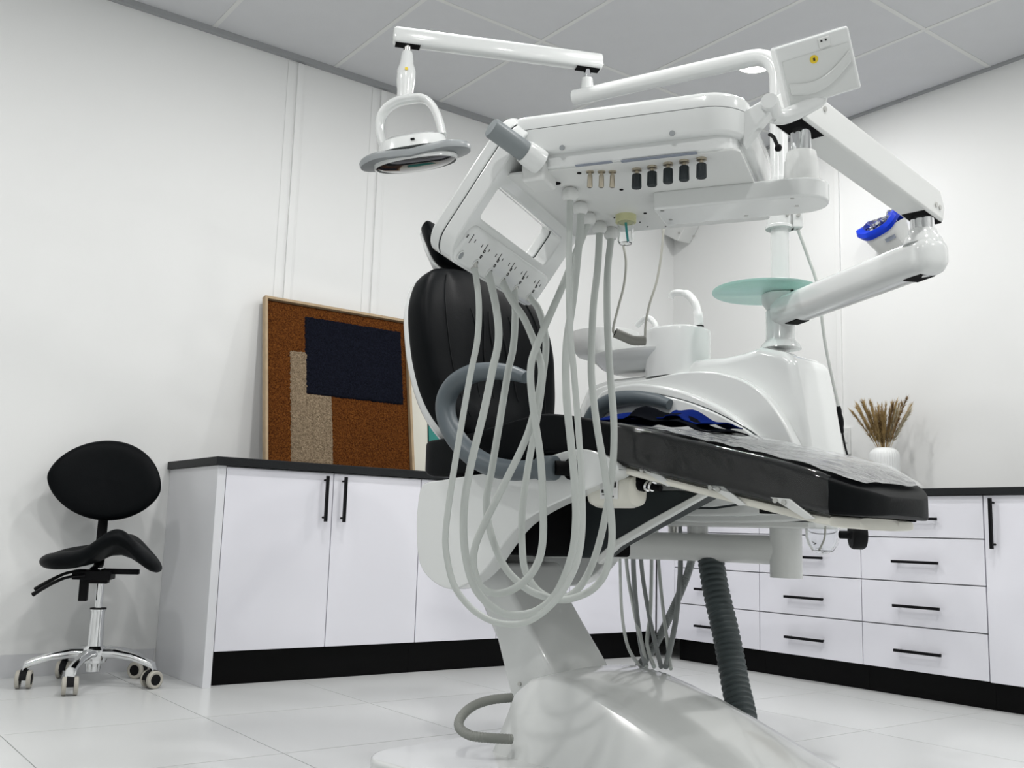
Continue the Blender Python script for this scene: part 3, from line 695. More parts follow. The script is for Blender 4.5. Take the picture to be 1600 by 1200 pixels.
# ---- blue bib and black cloth on the seat
t = thing('blue_bib', 'crumpled blue and black bib lying on the seat by the far armrest', 'bib', CF, Vector((.0, .12, .99)))
def cloth(x0, x1, y0, y1, zf, m, name, nx=22, ny=12):
    b = MB(CF); vs = []; fs = []
    for j in range(ny + 1):
        for i in range(nx + 1):
            x = x0 + (x1 - x0) * i / nx; y = y0 + (y1 - y0) * j / ny + .01 * sin(i * .9); vs.append((x, y, zf(x, y)))
    for j in range(ny):
        for i in range(nx): k = j * (nx + 1) + i; fs.append((k, k + 1, k + nx + 2, k + nx + 1))
    b.add(vs, fs); o = b.build(name, m, t, ang=180); s = o.modifiers.new('thick', 'SOLIDIFY'); s.thickness = .003; s.offset = 1; return o
def seat_top(x): return sinterp(SX, TOP, x) + .024 * min(1, max(0, (x + .05) / .2)) + .002
cloth(-.30, .02, -.02, .20, lambda x, y: seat_top(x) + .004 + .035 * math.exp(-((y - .12) / .05) ** 2) * min(1, max(0, (x + .32) / .12)), blue_m, 'blue_sheet')
cloth(-.03, .32, -.03, .20, lambda x, y: seat_top(x) + .006 + .045 * math.exp(-((y - .1) / .055) ** 2) * max(0, 1 - max(0, x) / .34) + .006 * sin(x * 40 + y * 15), mat('black_cloth', (.002, .0025, .004), .95, var=.2, spec=.02), 'black_sheet')
cloth(.09, .27, .03, .2, lambda x, y: seat_top(x) + .02 + .045 * math.exp(-((y - .13) / .045) ** 2) * max(0, 1 - max(0, x) / .34) + .006 * sin(x * 50), blue_m, 'blue_fold')

# ================================================================== CUSPIDOR UNIT
PY = .55                                             # the pole stands at this distance from the chair axis
pole0 = C(1220, 540, PY); PX = pole0.x; ZTOP = pole0.z
t = cusp = thing('cuspidor_unit', 'glossy white cuspidor unit with swept arcs, basin and tap behind the chair', 'dental unit', CF, Vector((PX, PY, .70)))
def outline(pxs, y, n=4):
    return [Vector((p.x, y, p.z)) for p in spline([C(a, b_, y) for a, b_ in pxs], n, True)]
bo = [(1327, 818), (1324, 760), (1318, 700), (1303, 610), (1293, 552), (1276, 542), (1185, 541), (1160, 550), (1130, 557), (1085, 560), (1062, 574), (1020, 584), (950, 592), (915, 602), (900, 640), (915, 720), (960, 790), (1020, 816), (1170, 820)]
pts = [Vector((C(a, b_, .66).x, .44, C(a, b_, .44).z)) if i_ < 6 else C(a, b_, .44) for i_, (a, b_) in enumerate(bo)]
b = MB(CF); b.prism([(p.x, .44, p.z) for p in pts], (0, .25, 0)); b.build('body', plas_m, t, bev=.03, seg=5)
l1 = [(1272, 812), (1270, 780), (1260, 745), (1245, 702), (1222, 655), (1190, 613), (1150, 589), (1105, 580), (1060, 582), (1010, 592), (950, 600), (915, 625), (915, 700), (960, 785), (1040, 814)]
pts = spline([C(a, b_, .40) for a, b_ in l1], 4, True)
b = MB(CF); b.prism([(p.x, .40, p.z) for p in pts], (0, .06, 0)); b.build('outer_arc_panel', plas_m, t, bev=.014, seg=4)
l2 = [(1250, 800), (1240, 768), (1215, 722), (1182, 682), (1140, 646), (1085, 617), (1030, 602), (975, 600), (930, 622), (925, 700), (970, 780), (1050, 805)]
pts = spline([C(a, b_, .37) for a, b_ in l2], 4, True)
b = MB(CF); b.prism([(p.x, .37, p.z) for p in pts], (0, .05, 0)); b.build('inner_arc_panel', plas_m, t, bev=.012, seg=4)
l3 = [(1210, 712), (1180, 680), (1140, 655), (1095, 634), (1050, 620), (1000, 612), (950, 625), (940, 700), (1000, 780), (1150, 790)]
pts = spline([C(a, b_, .358) for a, b_ in l3], 4, True)
b = MB(CF); b.prism([(p.x, .366, p.z) for p in pts], (0, .01, 0)); b.build('panel_seam', dgrey_m, t)
cen = sum((p for p in pts), Vector()) / len(pts)
b = MB(CF); b.prism([(cen.x + (p.x - cen.x) * .982, .355, cen.z + (p.z - cen.z) * .975) for p in pts], (0, .02, 0)); b.build('service_panel', plas_m, t, bev=.006)
# underside plate
p0 = C(1000, 817, .42); p1 = C(1328, 820, .68)
MB(CF).box((p0.x, .42, p0.z - .006), (p1.x, .68, p0.z + .012)).build('bottom_plate', plas2_m, t, bev=.004)
# clean-water bottle and black knob underneath
bq = C(1285, 822, .5); zb = bq.z
MB(CF).lathe([(.0, -.085), (.012, -.082), (.030, -.076), (.044, -.055), (.050, -.035), (.051, .0), (.047, .0), (.046, -.034), (.04, -.053), (.027, -.071), (.0, -.077)], (bq.x, .5, zb), seg=20).build('water_bottle', clear_m, t, label='clear water bottle')
MB(CF).tube(spline([(bq.x + .01, .5, zb), (bq.x + .005, .5, zb - .04), (bq.x - .012, .5, zb - .07)], 5), .003, 8).build('bottle_straw', beigec_m, t)
kq = C(1340, 836, .5)
b = MB(CF); b.lathe([(.0, -.02), (.038, -.02), (.042, -.013), (.042, .013), (.038, .02), (.0, .02)], (kq.x, .5, kq.z), (.75, .66, 0), 28); b.cyl((kq.x - .055, .5, kq.z + .0), (kq.x - .01, .5, kq.z), .012); b.build('drain_knob', rub_m, t, label='black knob')
# support arm and socket carrying the unit
sk_ = C(1228, 860, PY); aq = C(962, 862, .25)
MB(CF).tube([(-.42, .06, sk_.z), (-.30, .3, sk_.z), (-.22, PY - .1, sk_.z), (-.1, PY - .02, sk_.z), (.0, PY, sk_.z), (sk_.x, PY, sk_.z)], .046, 24).build('support_arm', plas2_m, t)
MB(CF).lathe([(.0, -.085), (.05, -.085), (.05, .075), (.056, .08), (.056, .095), (.0, .095)], (sk_.x, PY, sk_.z), seg=32).build('arm_socket', plas2_m, t)
MB(CF).lathe([(.0, 0), (.05, 0), (.05, .02), (.0, .02)], (sk_.x, PY, sk_.z + .095), seg=32).build('socket_bearing', dark_m, t)
for px, r_, m_ in ((1090, .035, plas2_m), (1052, .018, steel_m)):
    q = C(px, 830, PY - .0); MB(CF).lathe([(.0, -.03), (r_, -.03), (r_, .015), (r_ * 1.15, .018), (r_ * 1.15, .032), (.0, .032)], (q.x, PY, q.z), seg=24).build('drain_fitting', m_, t)
# hoses under the unit
def pxhose(pl, y0, y1, r, m, name, parent, ribs=None, seg=12):
    n = len(pl); pts = spline([C(a, b_, y0 + (y1 - y0) * i / (n - 1)) for i, (a, b_) in enumerate(pl)], 8)
    if ribs:
        L = [0]
        for i in range(1, len(pts)): L.append(L[-1] + (pts[i] - pts[i - 1]).length)
        tot = L[-1]; N = int(tot / ribs) * 4; q = []; rr = []
        for k in range(N + 1):
            s_ = tot * k / N; i = next((j for j in range(1, len(L)) if L[j] >= s_ - 1e-9), len(L) - 1); f_ = (s_ - L[i - 1]) / max(1e-9, L[i] - L[i - 1]); q.append(pts[i - 1].lerp(pts[i], f_)); rr.append(r * (1.0, 1.10, 1.10, .97)[k % 4])
        return MB(CF).tube(q, rr, seg).build(name, m, parent, ang=25)
    return MB(CF).tube(pts, r, seg).build(name, m, parent)
thin = [([(968, 822), (969, 890), (972, 960), (981, 1010), (1000, 1042)], .0055, hose_m), ([(976, 822), (980, 890), (992, 960), (1003, 1005), (1010, 1042)], .0065, hose_m), ([(989, 822), (990, 890), (995, 960), (1002, 1010), (1009, 1040)], .009, hose2_m),
        ([(1000, 822), (1003, 890), (1014, 960), (1024, 1005), (1033, 1042)], .0075, hose2_m), ([(1018, 822), (1018, 890), (1016, 960), (1011, 1005), (1022, 1042)], .0065, hose_m), ([(1026, 822), (1030, 890), (1037, 960), (1043, 1005), (1048, 1045)], .006, hose_m), ([(1062, 822), (1063, 890), (1057, 960), (1049, 1005), (1040, 1042)], .009, hose2_m)]
for pl, r_, m_ in thin: pxhose(pl, .66, .27, r_, m_, 'supply_hose', t)
pxhose([(1088, 822), (1078, 885), (1050, 955), (1022, 1010), (998, 1042)], .68, .30, .0125, hose2_m, 'ribbed_hose', t, ribs=.008, seg=14)
pxhose([(1110, 870), (1118, 920), (1132, 980), (1142, 1030), (1150, 1075), (1158, 1110), (1162, 1140), (1160, 1160)], .55, .30, .040, corr_m, 'drain_hose', t, ribs=.020, seg=24)
# basin, tower and taps
by = .50; bz = C(945, 558, by)
MB(CF).lathe([(.0, -.005), (.085, -.005), (.10, .0), (.115, .02), (.124, .06), (.126, .088), (.121, .09), (.117, .08), (.105, .03), (.06, .012), (.0, .01)], (bz.x, by, bz.z), seg=48).build('basin', plas2_m, t, label='round spittoon bowl')
ts = C(1060, 560, by)
rings = []
for h, s_ in ((-.075, .55), (-.06, .75), (-.02, 1.0), (-.008, 1.02)):
    rings.append([Vector(((bz.x + ts.x) / 2 + (.195 * s_) * c, by + .125 * s_ * sn, bz.z + h)) for c, sn in [sup(2 * pi * k / 48, .8) for k in range(48)]])
MB(CF).loft(rings).build('basin_tray', plas_m, t)
rings = []
for h, s_ in ((-.11, .98), (.045, 1.02), (.056, 1.0), (.062, .93), (.064, .5)):
    rings.append([Vector((ts.x - .004 + .106 * s_ * c, by + .10 * s_ * sn, bz.z + h + .008 * c * 0)) for c, sn in [sup(2 * pi * k / 40, .75) for k in range(40)]])
MB(CF).loft(rings).build('tap_tower', plas_m, t)
MB(CF).tube(spline([C(a, b_, by) for a, b_ in ((1092, 520), (1091, 495), (1086, 474), (1074, 460), (1058, 457), (1050, 460), (1048, 467))], 6), [.0165] * 8 + [.014] * 12 + [.011] * 17, 16).build('cup_tap', plas_m, t)
MB(CF).lathe([(.0, 0), (.017, 0), (.017, .004), (.0, .004)], (C(1092, 517, by).x, by, bz.z + .0625), seg=20).build('tap_ring', dark_m, t)
MB(CF).tube(spline([C(a, b_, by) for a, b_ in ((1026, 522), (1023, 506), (1013, 497), (1004, 500), (995, 509))], 6), .011, 16).build('rinse_tap', plas_m, t)

# ================================================================== OPERATING LIGHT with its pole
pw = CF @ Vector((PX, PY, 0)); pd = pw.y
t = thing('operating_light', 'white ceiling-high operating lamp on jointed arms above the artwork', 'dental lamp', W, Vector((pw.x, pw.y, ZTOP)))
ztop = at(1210, 82, pd).z
x0 = pw.x; y0 = pw.y
arm_d = pd * 754 / 671
e1_ = at(897, 163, arm_d); e1_.z = ztop - .005
pk = at(1180, 88, pd)
r_p = .030
dirh = Vector((e1_.x - x0, e1_.y - y0, 0)).normalized()
bend = [Vector((x0, y0, ztop - .14)), Vector((x0, y0, ztop - .09))] + [Vector((x0, y0, ztop - .09)) + dirh * (.09 * (1 - cos(a))) + Vector((0, 0, .09 * sin(a))) for a in [radians(q) for q in (15, 30, 45, 60, 75, 90)]]
MB().tube([(x0, y0, ZTOP + .02)] + bend + [e1_], .0295, 24).build('pole', plas_m, t)
MB().lathe([(.0, -.03), (.0295, -.03), (.0295, .0), (.0, .0)], e1_, dirh, 24).build('arm_cap', plas_m, t)
j1 = at(917, 148, arm_d * .995); j1.z = ztop + .02
MB().cyl(j1, j1 + Vector((0, 0, .045)), .024, .021).build('joint_collar', plas_m, t)
MB().cyl(j1 + Vector((0, 0, .04)), j1 + Vector((0, 0, .10)), .014).build('joint_pin', chrome_m, t)
za = j1.z + .115
d_l = arm_d * 725 / 764
pA = az(938, 112, za); pA = Vector((j1.x, j1.y, za)) + (Vector((at(938, 112, arm_d).x, at(938, 112, arm_d).y, za)) - Vector((j1.x, j1.y, za))) * 1.0
pB = az(614, 56, za)
dl_ = (pB - pA); dl_.z = 0; dl_.normalize(); pA = Vector((j1.x, j1.y, za)) - dl_ * .055
pB = Vector((pB.x, pB.y, za))
sd = Vector((-dl_.y, dl_.x, 0))
b = MB(); rings = []
for p, s_ in ((pA, .8), (pA + dl_ * .006, 1), (pB - dl_ * .012, 1), (pB - dl_ * .003, .85), (pB, .6)):
    rings.append([p + sd * (.030 * s_ * c) + Vector((0, 0, .032 * s_ * s2)) for c, s2 in [sup(2 * pi * k / 28, .6) for k in range(28)]])
MB().loft(rings).build('upper_arm', plas_m, t, ang=50)
for q in (pA + dl_ * .055, pB - dl_ * .055):
    MB().prism([q - dl_ * .045 - sd * .018 + Vector((0, 0, -.0335)), q + dl_ * .045 - sd * .018 + Vector((0, 0, -.0335)), q + dl_ * .045 + sd * .018 + Vector((0, 0, -.0335)), q - dl_ * .045 + sd * .018 + Vector((0, 0, -.0335))], (0, 0, .004)).build('arm_slot', dark_m, t)
hp = pB - dl_ * .055; hd = hp.y
MB().cyl(hp + Vector((0, 0, -.06)), hp + Vector((0, 0, -.03)), .014).build('lamp_pin', steel_m, t)
k_ = hd / FPX      # metres per picture pixel at the lamp
LZ = hp.z - .055
nk = MB().lathe([(.0, .0), (.018, .0), (.021, -.01), (.026, -.05), (.034, -.075), (.0345, -.115), (.030, -.15), (.030, -.185), (.0, -.185)], (hp.x, hp.y, LZ)).build('neck', plas_m, t)
stk_ = at(635, 107, hd - .037); MB().lathe([(0, 0), (.006, 0), (.006, .001), (0, .001)], stk_, (stk_ - Vector((hp.x, hp.y, stk_.z))), 14).build('yellow_sticker', yellow_m, nk)
# arched yoke and lamp head, laid out across the view with real depth
LF = Matrix.Translation((hp.x, hp.y, LZ - .185)) @ Matrix.Rotation(radians(-8), 4, 'Z') @ Matrix.Rotation(radians(-8), 4, 'Y') @ Matrix.Rotation(radians(7), 4, 'X')
yk = spline([(-.095, 0, -.165), (-.105, 0, -.11), (-.098, 0, -.055), (-.072, 0, -.022), (-.03, 0, -.002), (.012, 0, .0), (.06, 0, -.004), (.092, 0, -.03), (.112, 0, -.08), (.122, 0, -.15)], 6)
b = MB(LF); b.tube(yk, .019, 16, flat=(.8, 1.9), upv=None); yo = b.build('yoke', plas_m, t, ang=60)
b = MB(LF); b.tube([p + Vector((0, .03, .003)) for p in yk], .014, 12, flat=(.8, .9)); b.build('yoke_liner', greyp_m, yo, ang=60)
rings = []
for z, a_, b_ in ((-.135, .06, .03), (-.14, .095, .055), (-.155, .118, .08), (-.185, .128, .09), (-.195, .13, .092)):
    rings.append([Vector((.012 + a_ * c, b_ * s2, z)) for c, s2 in [sup(2 * pi * k / 44, .75) for k in range(44)]])
hd_ = MB(LF).loft(rings).build('lamp_housing', plas_m, t)
MB(LF).box((.02, -.094, -.176), (.034, -.086, -.171)).build('switch_button', dark_m, hd_)
rings = []                                        # flared shade with upturned lips
for q, zz in ((.55, -.192), (.8, -.195), (1.0, -.198), (1.03, -.207), (1.01, -.222), (.8, -.228), (.55, -.226)):
    rg = []
    for k in range(56):
        c, s2 = sup(2 * pi * k / 56, .85); x = .20 * q * c; y = .105 * q * s2
        rg.append(Vector((.012 + x, y, zz - .11 * max(0, abs(x) - .115) ** 1.15 + .012 * (x > 0) * (x / .2) ** 2 - .012 * (1 - min(1, abs(x) / .13)) * 1)))
    rings.append(rg)
MB(LF).loft(rings).build('shade', greyp_m, hd_, ang=60)
rings = []
for q, zz in ((1.0, -.230), (.99, -.241), (.8, -.250), (.4, -.255), (.05, -.256)):
    rings.append([Vector((.012 + .145 * q * c, .09 * q * s2, zz + .003)) for c, s2 in [sup(2 * pi * k / 44, .9) for k in range(44)]])
MB(LF).loft(rings).build('lens', mat('dark_lens', (.02, .02, .022), .08, coat=.6, var=.3, vscale=18), hd_, label='dark glossy lens')
rings = []
for q, zz in ((1.0, -.222), (1.04, -.228), (1.04, -.240), (.99, -.242)):
    rings.append([Vector((.012 + .148 * q * c, .093 * q * s2, zz)) for c, s2 in [sup(2 * pi * k / 44, .9) for k in range(44)]])
MB(LF).loft(rings, cap=False).build('lens_rim', plas_m, hd_)
# clamp on the pole
cz = at(1222, 345, pd).z; czt = at(1222, 315, pd).z
MB().lathe([(.0, 0), (.046, 0), (.046, .008), (.041, .012), (.041, .17), (.0, .17)], (x0, y0, cz - .03), seg=32).build('pole_clamp', plas_m, t)
cx_ = x0 + .045
clb = MB().box((cx_ - .01, y0 - .035, cz - .03), (cx_ + .024, y0 + .01, cz + .14)).build('clamp_block', plas_m, t, bev=.003)
for dz in (.0, .032):
    MB().cyl((cx_ + .006, y0 - .047, cz + dz + .008), (cx_ + .006, y0 - .034, cz + dz + .008), .006, seg=10).build('clamp_bolt', steel_m, clb)
    MB().cyl((cx_ - .03, y0 - .050, cz + dz + .008), (cx_ - .03, y0 - .034, cz + dz + .008), .006, seg=10).build('clamp_bolt', steel_m, clb)

# round glass tray on the pole
gz = at(1220, 458, pd).z; gc = az(1197, 457, gz)
t = thing('glass_tray', 'round frosted green glass tray fixed on the lamp pole', 'tray', W, Vector((x0, y0, gz)))
MB().lathe([(.0, -.004), (.171, -.004), (.174, -.002), (.174, .004), (.172, .006), (.0, .006)], (gc.x, gc.y, gz), seg=72).build('glass_disc', tglass_m, t)
MB().lathe([(.034, .006), (.056, .006), (.052, .03), (.034, .045), (.030, .045)], (x0, y0, gz), seg=36).build('upper_collar', plas_m, t)
lc = MB().lathe([(.030, -.062), (.042, -.06), (.059, -.035), (.06, -.008), (.057, -.005), (.030, -.005)], (x0, y0, gz), seg=36).build('lower_collar', plas2_m, t)
q = at(1238, 454, pd - .055); MB().cyl(q, q + Vector((-.003, -.008, 0)), .005, seg=10).build('set_screw', dark_m, lc)

# ================================================================== DELIVERY UNIT
zpl = ZU - .045
ppx = Dz(1253, 318, zpl)
t = deliv = thing('delivery_unit', 'white instrument delivery head with grey handpiece hoses on jointed arm', 'instrument unit', W, Vector((x0, y0, ZTOP)))
# lower swivel and first arm
MB().lathe([(.0, -.012), (.066, -.012), (.062, .0), (.05, .012), (.047, .02), (.047, gz - ZTOP - .063), (.0, gz - ZTOP - .063)], (x0, y0, ZTOP), seg=36).build('swivel_post', plas_m, t)
za1 = at(1222, 490, pd - .0).z
hz = za1
eb = az(1447, 402, hz); ed = (eb - Vector((x0, y0, hz))); ed.z = 0; eL = ed.length; ed.normalize(); es = Vector((-ed.y, ed.x, 0))
st = Vector((x0, y0, hz)) + ed * .0
rings = []
for s_, f_ in ((.015, 1.0), (.1, 1.0), (eL - .04, 1.0), (eL + .0, 1.02), (eL + .022, .98), (eL + .037, .82), (eL + .045, .45)):
    rings.append([st + ed * s_ + es * (.047 * f_ * c) + Vector((0, 0, .049 * f_ * s2)) for c, s2 in [sup(2 * pi * k / 36, .72) for k in range(36)]])
a1 = MB().loft(rings).build('lower_arm', plas_m, t, ang=60)
for s_ in (.10, eL - .03):
    q = st + ed * s_; MB().prism([q - ed * .035 - es * .022 + Vector((0, 0, -.0495)), q + ed * .035 - es * .022 + Vector((0, 0, -.0495)), q + ed * .035 + es * .022 + Vector((0, 0, -.0495)), q - ed * .035 + es * .022 + Vector((0, 0, -.0495))], (0, 0, .005)).build('arm_plug', dark_m, a1)
el = Vector((eb.x, eb.y, hz)) - ed * .01
MB().lathe([(.0, .03), (.05, .035), (.047, .05), (.036, .062), (.034, .075), (.0, .075)], el).build('elbow_collar', plas_m, t)
MB().cyl(el + Vector((0, 0, .07)), el + Vector((0, 0, .112)), .030).build('elbow_pin', chrome_m, t)
# upper spring arm
dp_ = DF @ Vector((ppx.x, ppx.y, 0))
B_ = el + Vector((0, 0, .145)); 
A_ = Vector((dp_.x, dp_.y, at(1258, 178, dp_.y).z))
ad = (A_ - B_); aL = ad.length; ad.normalize(); a_s = Vector((-ad.y, ad.x, 0)).normalized(); a_u = a_s.cross(ad) * -1
if a_u.z < 0: a_u = -a_u
B2 = B_ - ad * .055; A2 = A_ + ad * .045
b = MB(); b.prism([B2 + a_s * .038 + a_u * .04 + ad * .03, B2 + a_s * .038 + a_u * .0 + ad * .0, B2 + a_s * .038 - a_u * .04 + ad * .008, A2 + a_s * .038 - a_u * .04, A2 + a_s * .038 + a_u * .04], a_s * -.076); ua = b.build('spring_arm', plas2_m, t, bev=.007, seg=3)
for q_, n_ in ((B_, 1), (A_, -1)):
    b = MB(); p = q_ - a_u * .0402; b.prism([p - ad * .05 - a_s * .03 - a_u * .001, p + ad * .05 - a_s * .03 - a_u * .001, p + ad * .05 + a_s * .03 - a_u * .001, p - ad * .05 + a_s * .03 - a_u * .001], a_u * .006); b.build('arm_socket', dark_m, ua)
side = a_s if a_s.dot(Vector((0, -1, 0))) > 0 else -a_s
for d_ in (.0, .022):
    q = B_ - ad * (.02 - d_) * 1 + side * .038 - a_u * .01; MB().lathe([(0, 0), (.0065, 0), (.0065, .003), (0, .003)], q, side, 12).build('arm_screw', steel_m, ua)
q = A_ - ad * .035 + side * .038 + a_u * .015; MB().lathe([(0, 0), (.0065, 0), (.0065, .003), (0, .003)], q, side, 12).build('arm_screw', steel_m, ua)
MB().cyl((dp_.x, dp_.y, A_.z - .095), (dp_.x, dp_.y, A_.z - .03), .023).build('head_pin', chrome_m, t)
MB().lathe([(.0, ZU - .002), (.039, ZU - .002), (.037, ZU + .05), (.034, A_.z - .115), (.034, A_.z - .105), (.032, A_.z - .092), (.0, A_.z - .092)], (dp_.x, dp_.y, 0)).build('head_post', plas2_m, t)
# carrier plate under the head
u0 = Dz(1020, 328, zpl).x; u1 = Dz(1292, 300, zpl).x; v0 = Dz(1020, 328, zpl).y; v1 = v0 + .125
b = MB(DF); out = rrect(u0, u1, v0 - .01, v1, .012, 4)
out = []
for k in range(13): a = radians(-90 + 180 * k / 12); out.append((u1 - .062 + .062 * cos(a), (v0 + v1) / 2 + (v1 - v0) / 2 * sin(a)))
out += [(u0, v1), (u0, v0)]
b.prism([(x, y, zpl) for x, y in out], (0, 0, ZU - zpl - .001)); cpz = b.build('carrier_plate', plas_m, t, bev=.006, seg=3)
for px, py in ((1035, 329), (1048, 343), (1166, 337), (1238, 310), (1245, 322)):
    q = Dz(px, py, zpl); MB(DF).lathe([(0, 0), (.0045, 0), (.0045, .0015), (0, .0015)], (q.x, q.y, zpl + .0005), (0, 0, -1), 12).build('screw', steel_m, cpz)
# head: upper shell, lower shell, base pan
UL, UR, VN, VF = -.115, .432, -.022, .455
def slab(u0_, u1_, v0_, v1_, r, z0, z1, nm, m, bev, par=t, ins=0.0):
    b = MB(DF); o1 = rrect(u0_, u1_, v0_, v1_, r, 10); o0 = rrect(u0_ + ins, u1_ - ins, v0_ + ins, v1_ - ins, max(.005, r - ins), 10)
    b.loft([[Vector((x, y, z0)) for x, y in o0], [Vector((x, y, z1)) for x, y in o1]]); return b.build(nm, m, par, bev=bev, seg=4)
def shell(prof_, nm, m, par=t):
    b = MB(DF); b.loft([[Vector((x, y, z)) for x, y in rrect(UL + i_, UR - i_, VN + i_, VF - i_, .085 - i_, 10)] for z, i_ in prof_]); return b.build(nm, m, par, ang=50)
ush = shell([(1.5183, 0), (1.540, 0), (1.546, .002), (1.550, .006), (1.552, .013), (1.5525, .03)], 'upper_shell', plas_m)
shell([(1.5165, .0012), (1.5186, .0012)], 'shell_seam', dgrey_m)
lsh = shell([(1.461, .02), (1.4625, .008), (1.466, .003), (1.472, .001), (1.5168, 0)], 'lower_shell', plas_m)
slab(UL + .07, UR - .02, VN + .018, VF - .01, .05, ZU + .0005, 1.466, 'pan_skirt', plas_m, .004, ins=-.003)
pan = slab(UL + .02, UR - .014, VN + .022, VF + .02, .02, ZU - .003, ZU + .003, 'base_pan', plas2_m, .001)
MB(DF).box((.16, .2, 1.55), (.185, .23, 1.575)).build('tray_stop', plas_m, ush, bev=.003)
for px, py in ((878, 236), (1050, 208)):
    q = D(px, py, VN - .001); MB(DF).lathe([(0, 0), (.006, 0), (.006, .002), (0, .002)], (q.x, VN + .001, max(1.467, q.z)), (0, -1, 0), 14).build('screw_cover', greyp_m, lsh)
# underside details
for k, px in enumerate((922, 940, 957)):
    q = Dz(px, 266, ZU); b = MB(DF); b.lathe([(.0, 0), (.0085, 0), (.0085, -.003), (.004, -.004), (.004, -.008), (.0055, -.009), (.006, -.034), (.0045, -.036), (.0, -.036)], (q.x, q.y, ZU - .003), seg=16); b.build('flow_valve', brass_m, t)
for k, (px, py) in enumerate(((995, 262), (1019, 258), (1044, 253), (1069, 249), (1096, 245))):
    q = Dz(px, py, ZU); b = MB(DF); b.lathe([(.0, 0), (.0105, 0), (.0105, -.005), (.004, -.006), (.004, -.012), (.0, -.012)], (q.x, q.y, ZU - .003), seg=20); vk = b.build('valve_nut', brass_m, t)
    b = MB(DF); rings = []
    for h, f_ in ((-.012, .85), (-.014, 1), (-.040, 1.06), (-.043, .95)): rings.append([Vector((q.x + .0098 * f_ * (1 + .05 * (-1) ** k2) * cos(2 * pi * k2 / 28), q.y + .0098 * f_ * (1 + .05 * (-1) ** k2) * sin(2 * pi * k2 / 28), ZU - .003 + h)) for k2 in range(28)])
    b.loft(rings).build('adjuster_knob', dgrey_m, vk, label='ribbed grey adjuster knob')
for (xa, ya, xb, yb) in ((900, 258, 955, 249), (972, 252, 1088, 235)):
    qa = Dz(xa, ya, ZU); qb = Dz(xb, yb, ZU); MB(DF).box((qa.x, min(qa.y, qb.y) - .000, ZU - .0038), (qb.x, min(qa.y, qb.y) + .012, ZU - .0028)).build('label_strip', label_m, pan)
for px, py, r_ in ((870, 284, .009), (837, 275, .007), (828, 268, .006), (856, 283, .005), (971, 294, .0045), (1008, 331, .004), (905, 268, .005), (1092, 300, .003), (1012, 352, .002), (1000, 345, .002), (1040, 352, .002), (960, 338, .002)):
    q = Dz(px, py, ZU); MB(DF).lathe([(0, 0), (r_, 0), (r_, .0015), (0, .0015)], (q.x, q.y, ZU - .0030), (0, 0, -1), 16).build('pan_hole', dark_m, pan)
q = Dz(978, 335, ZU); z0 = ZU - .003
b = MB(DF); b.lathe([(.0, 0), (.0255, 0), (.0255, -.018), (.0, -.018)], (q.x, q.y, z0), seg=28); ocap = b.build('oil_cup_cap', cap_m, t, label='pale yellow cap')
MB(DF).lathe([(.0, -.072), (.015, -.072), (.019, -.066), (.0198, -.018), (.0183, -.018), (.0175, -.064), (.014, -.069), (.0, -.069)], (q.x, q.y, z0), seg=28).build('oil_cup', clear_m, ocap)
MB(DF).tube([(q.x, q.y, z0 - .018), (q.x + .003, q.y, z0 - .045), (q.x + .006, q.y, z0 - .066)], .003, 8).build('cup_wick', mat('teal_wick', (.03, .35, .35), .5, var=.05), ocap)
# hose holder: a sloping frame with a window, and a fat lower bar with holes
ax_q = Vector((-.57, 0, -.82)).normalized(); ax_n = Vector((-.82, 0, .57)).normalized(); HO = Vector((-.085, 0, 1.548))
HM_ = Matrix(((0, ax_q.x, ax_n.x, HO.x), (1, 0, 0, HO.y), (0, ax_q.z, ax_n.z, HO.z), (0, 0, 0, 1)))
HFm = DF @ HM_                                        # local x along v, y down the slope, z outward
def frame_piece(o_, i_, zlo, zhi, nm, m, bev):
    b = MB(HFm); n = len(o_)
    rings = [[Vector((x, y, zhi)) for x, y in o_], [Vector((x, y, zhi)) for x, y in i_], [Vector((x, y, zlo)) for x, y in i_], [Vector((x, y, zlo)) for x, y in o_]]
    b.loft(rings, cap=False, closed=True); return b.build(nm, m, t, bev=bev, seg=4)
QB = .325; VN2, VF2 = -.035, .500
fo = rrect(VN2, VF2, -.02, QB, .055, 8); fi = rrect(.0, .42, .128, .210, .015, 8)
hf = frame_piece(fo, fi, -.068, -.0292, 'holder_frame', plas_m, .005)
frame_piece(rrect(VN2 + .001, VF2 - .001, -.019, QB - .001, .054, 8), rrect(-.001, .421, .127, .211, .015, 8), -.0296, -.0276, 'holder_seam', dgrey_m, 0)
frame_piece(fo, fi, -.028, .0, 'holder_cover', plas_m, .006)
hb = MB(HFm); hb.loft([[Vector((x, y, z)) for x, y in rrect(VN2 + .02 + i_, VF2 - .012 - i_, .226 + i_, QB - .004 - i_, .03, 6)] for z, i_ in ((-.066, 0), (-.070, .001), (-.0735, .004), (-.075, .010))]); hb = hb.build('holder_bar', plas_m, t, ang=60)
hole_px = [(717, 403), (741, 415), (764, 427), (786, 438), (806, 450), (828, 461)]
holes = []; ZB = -.0752
_hn = HFm.to_3x3() @ Vector((0, 0, 1)); _h0 = HFm @ Vector((0, 0, ZB))
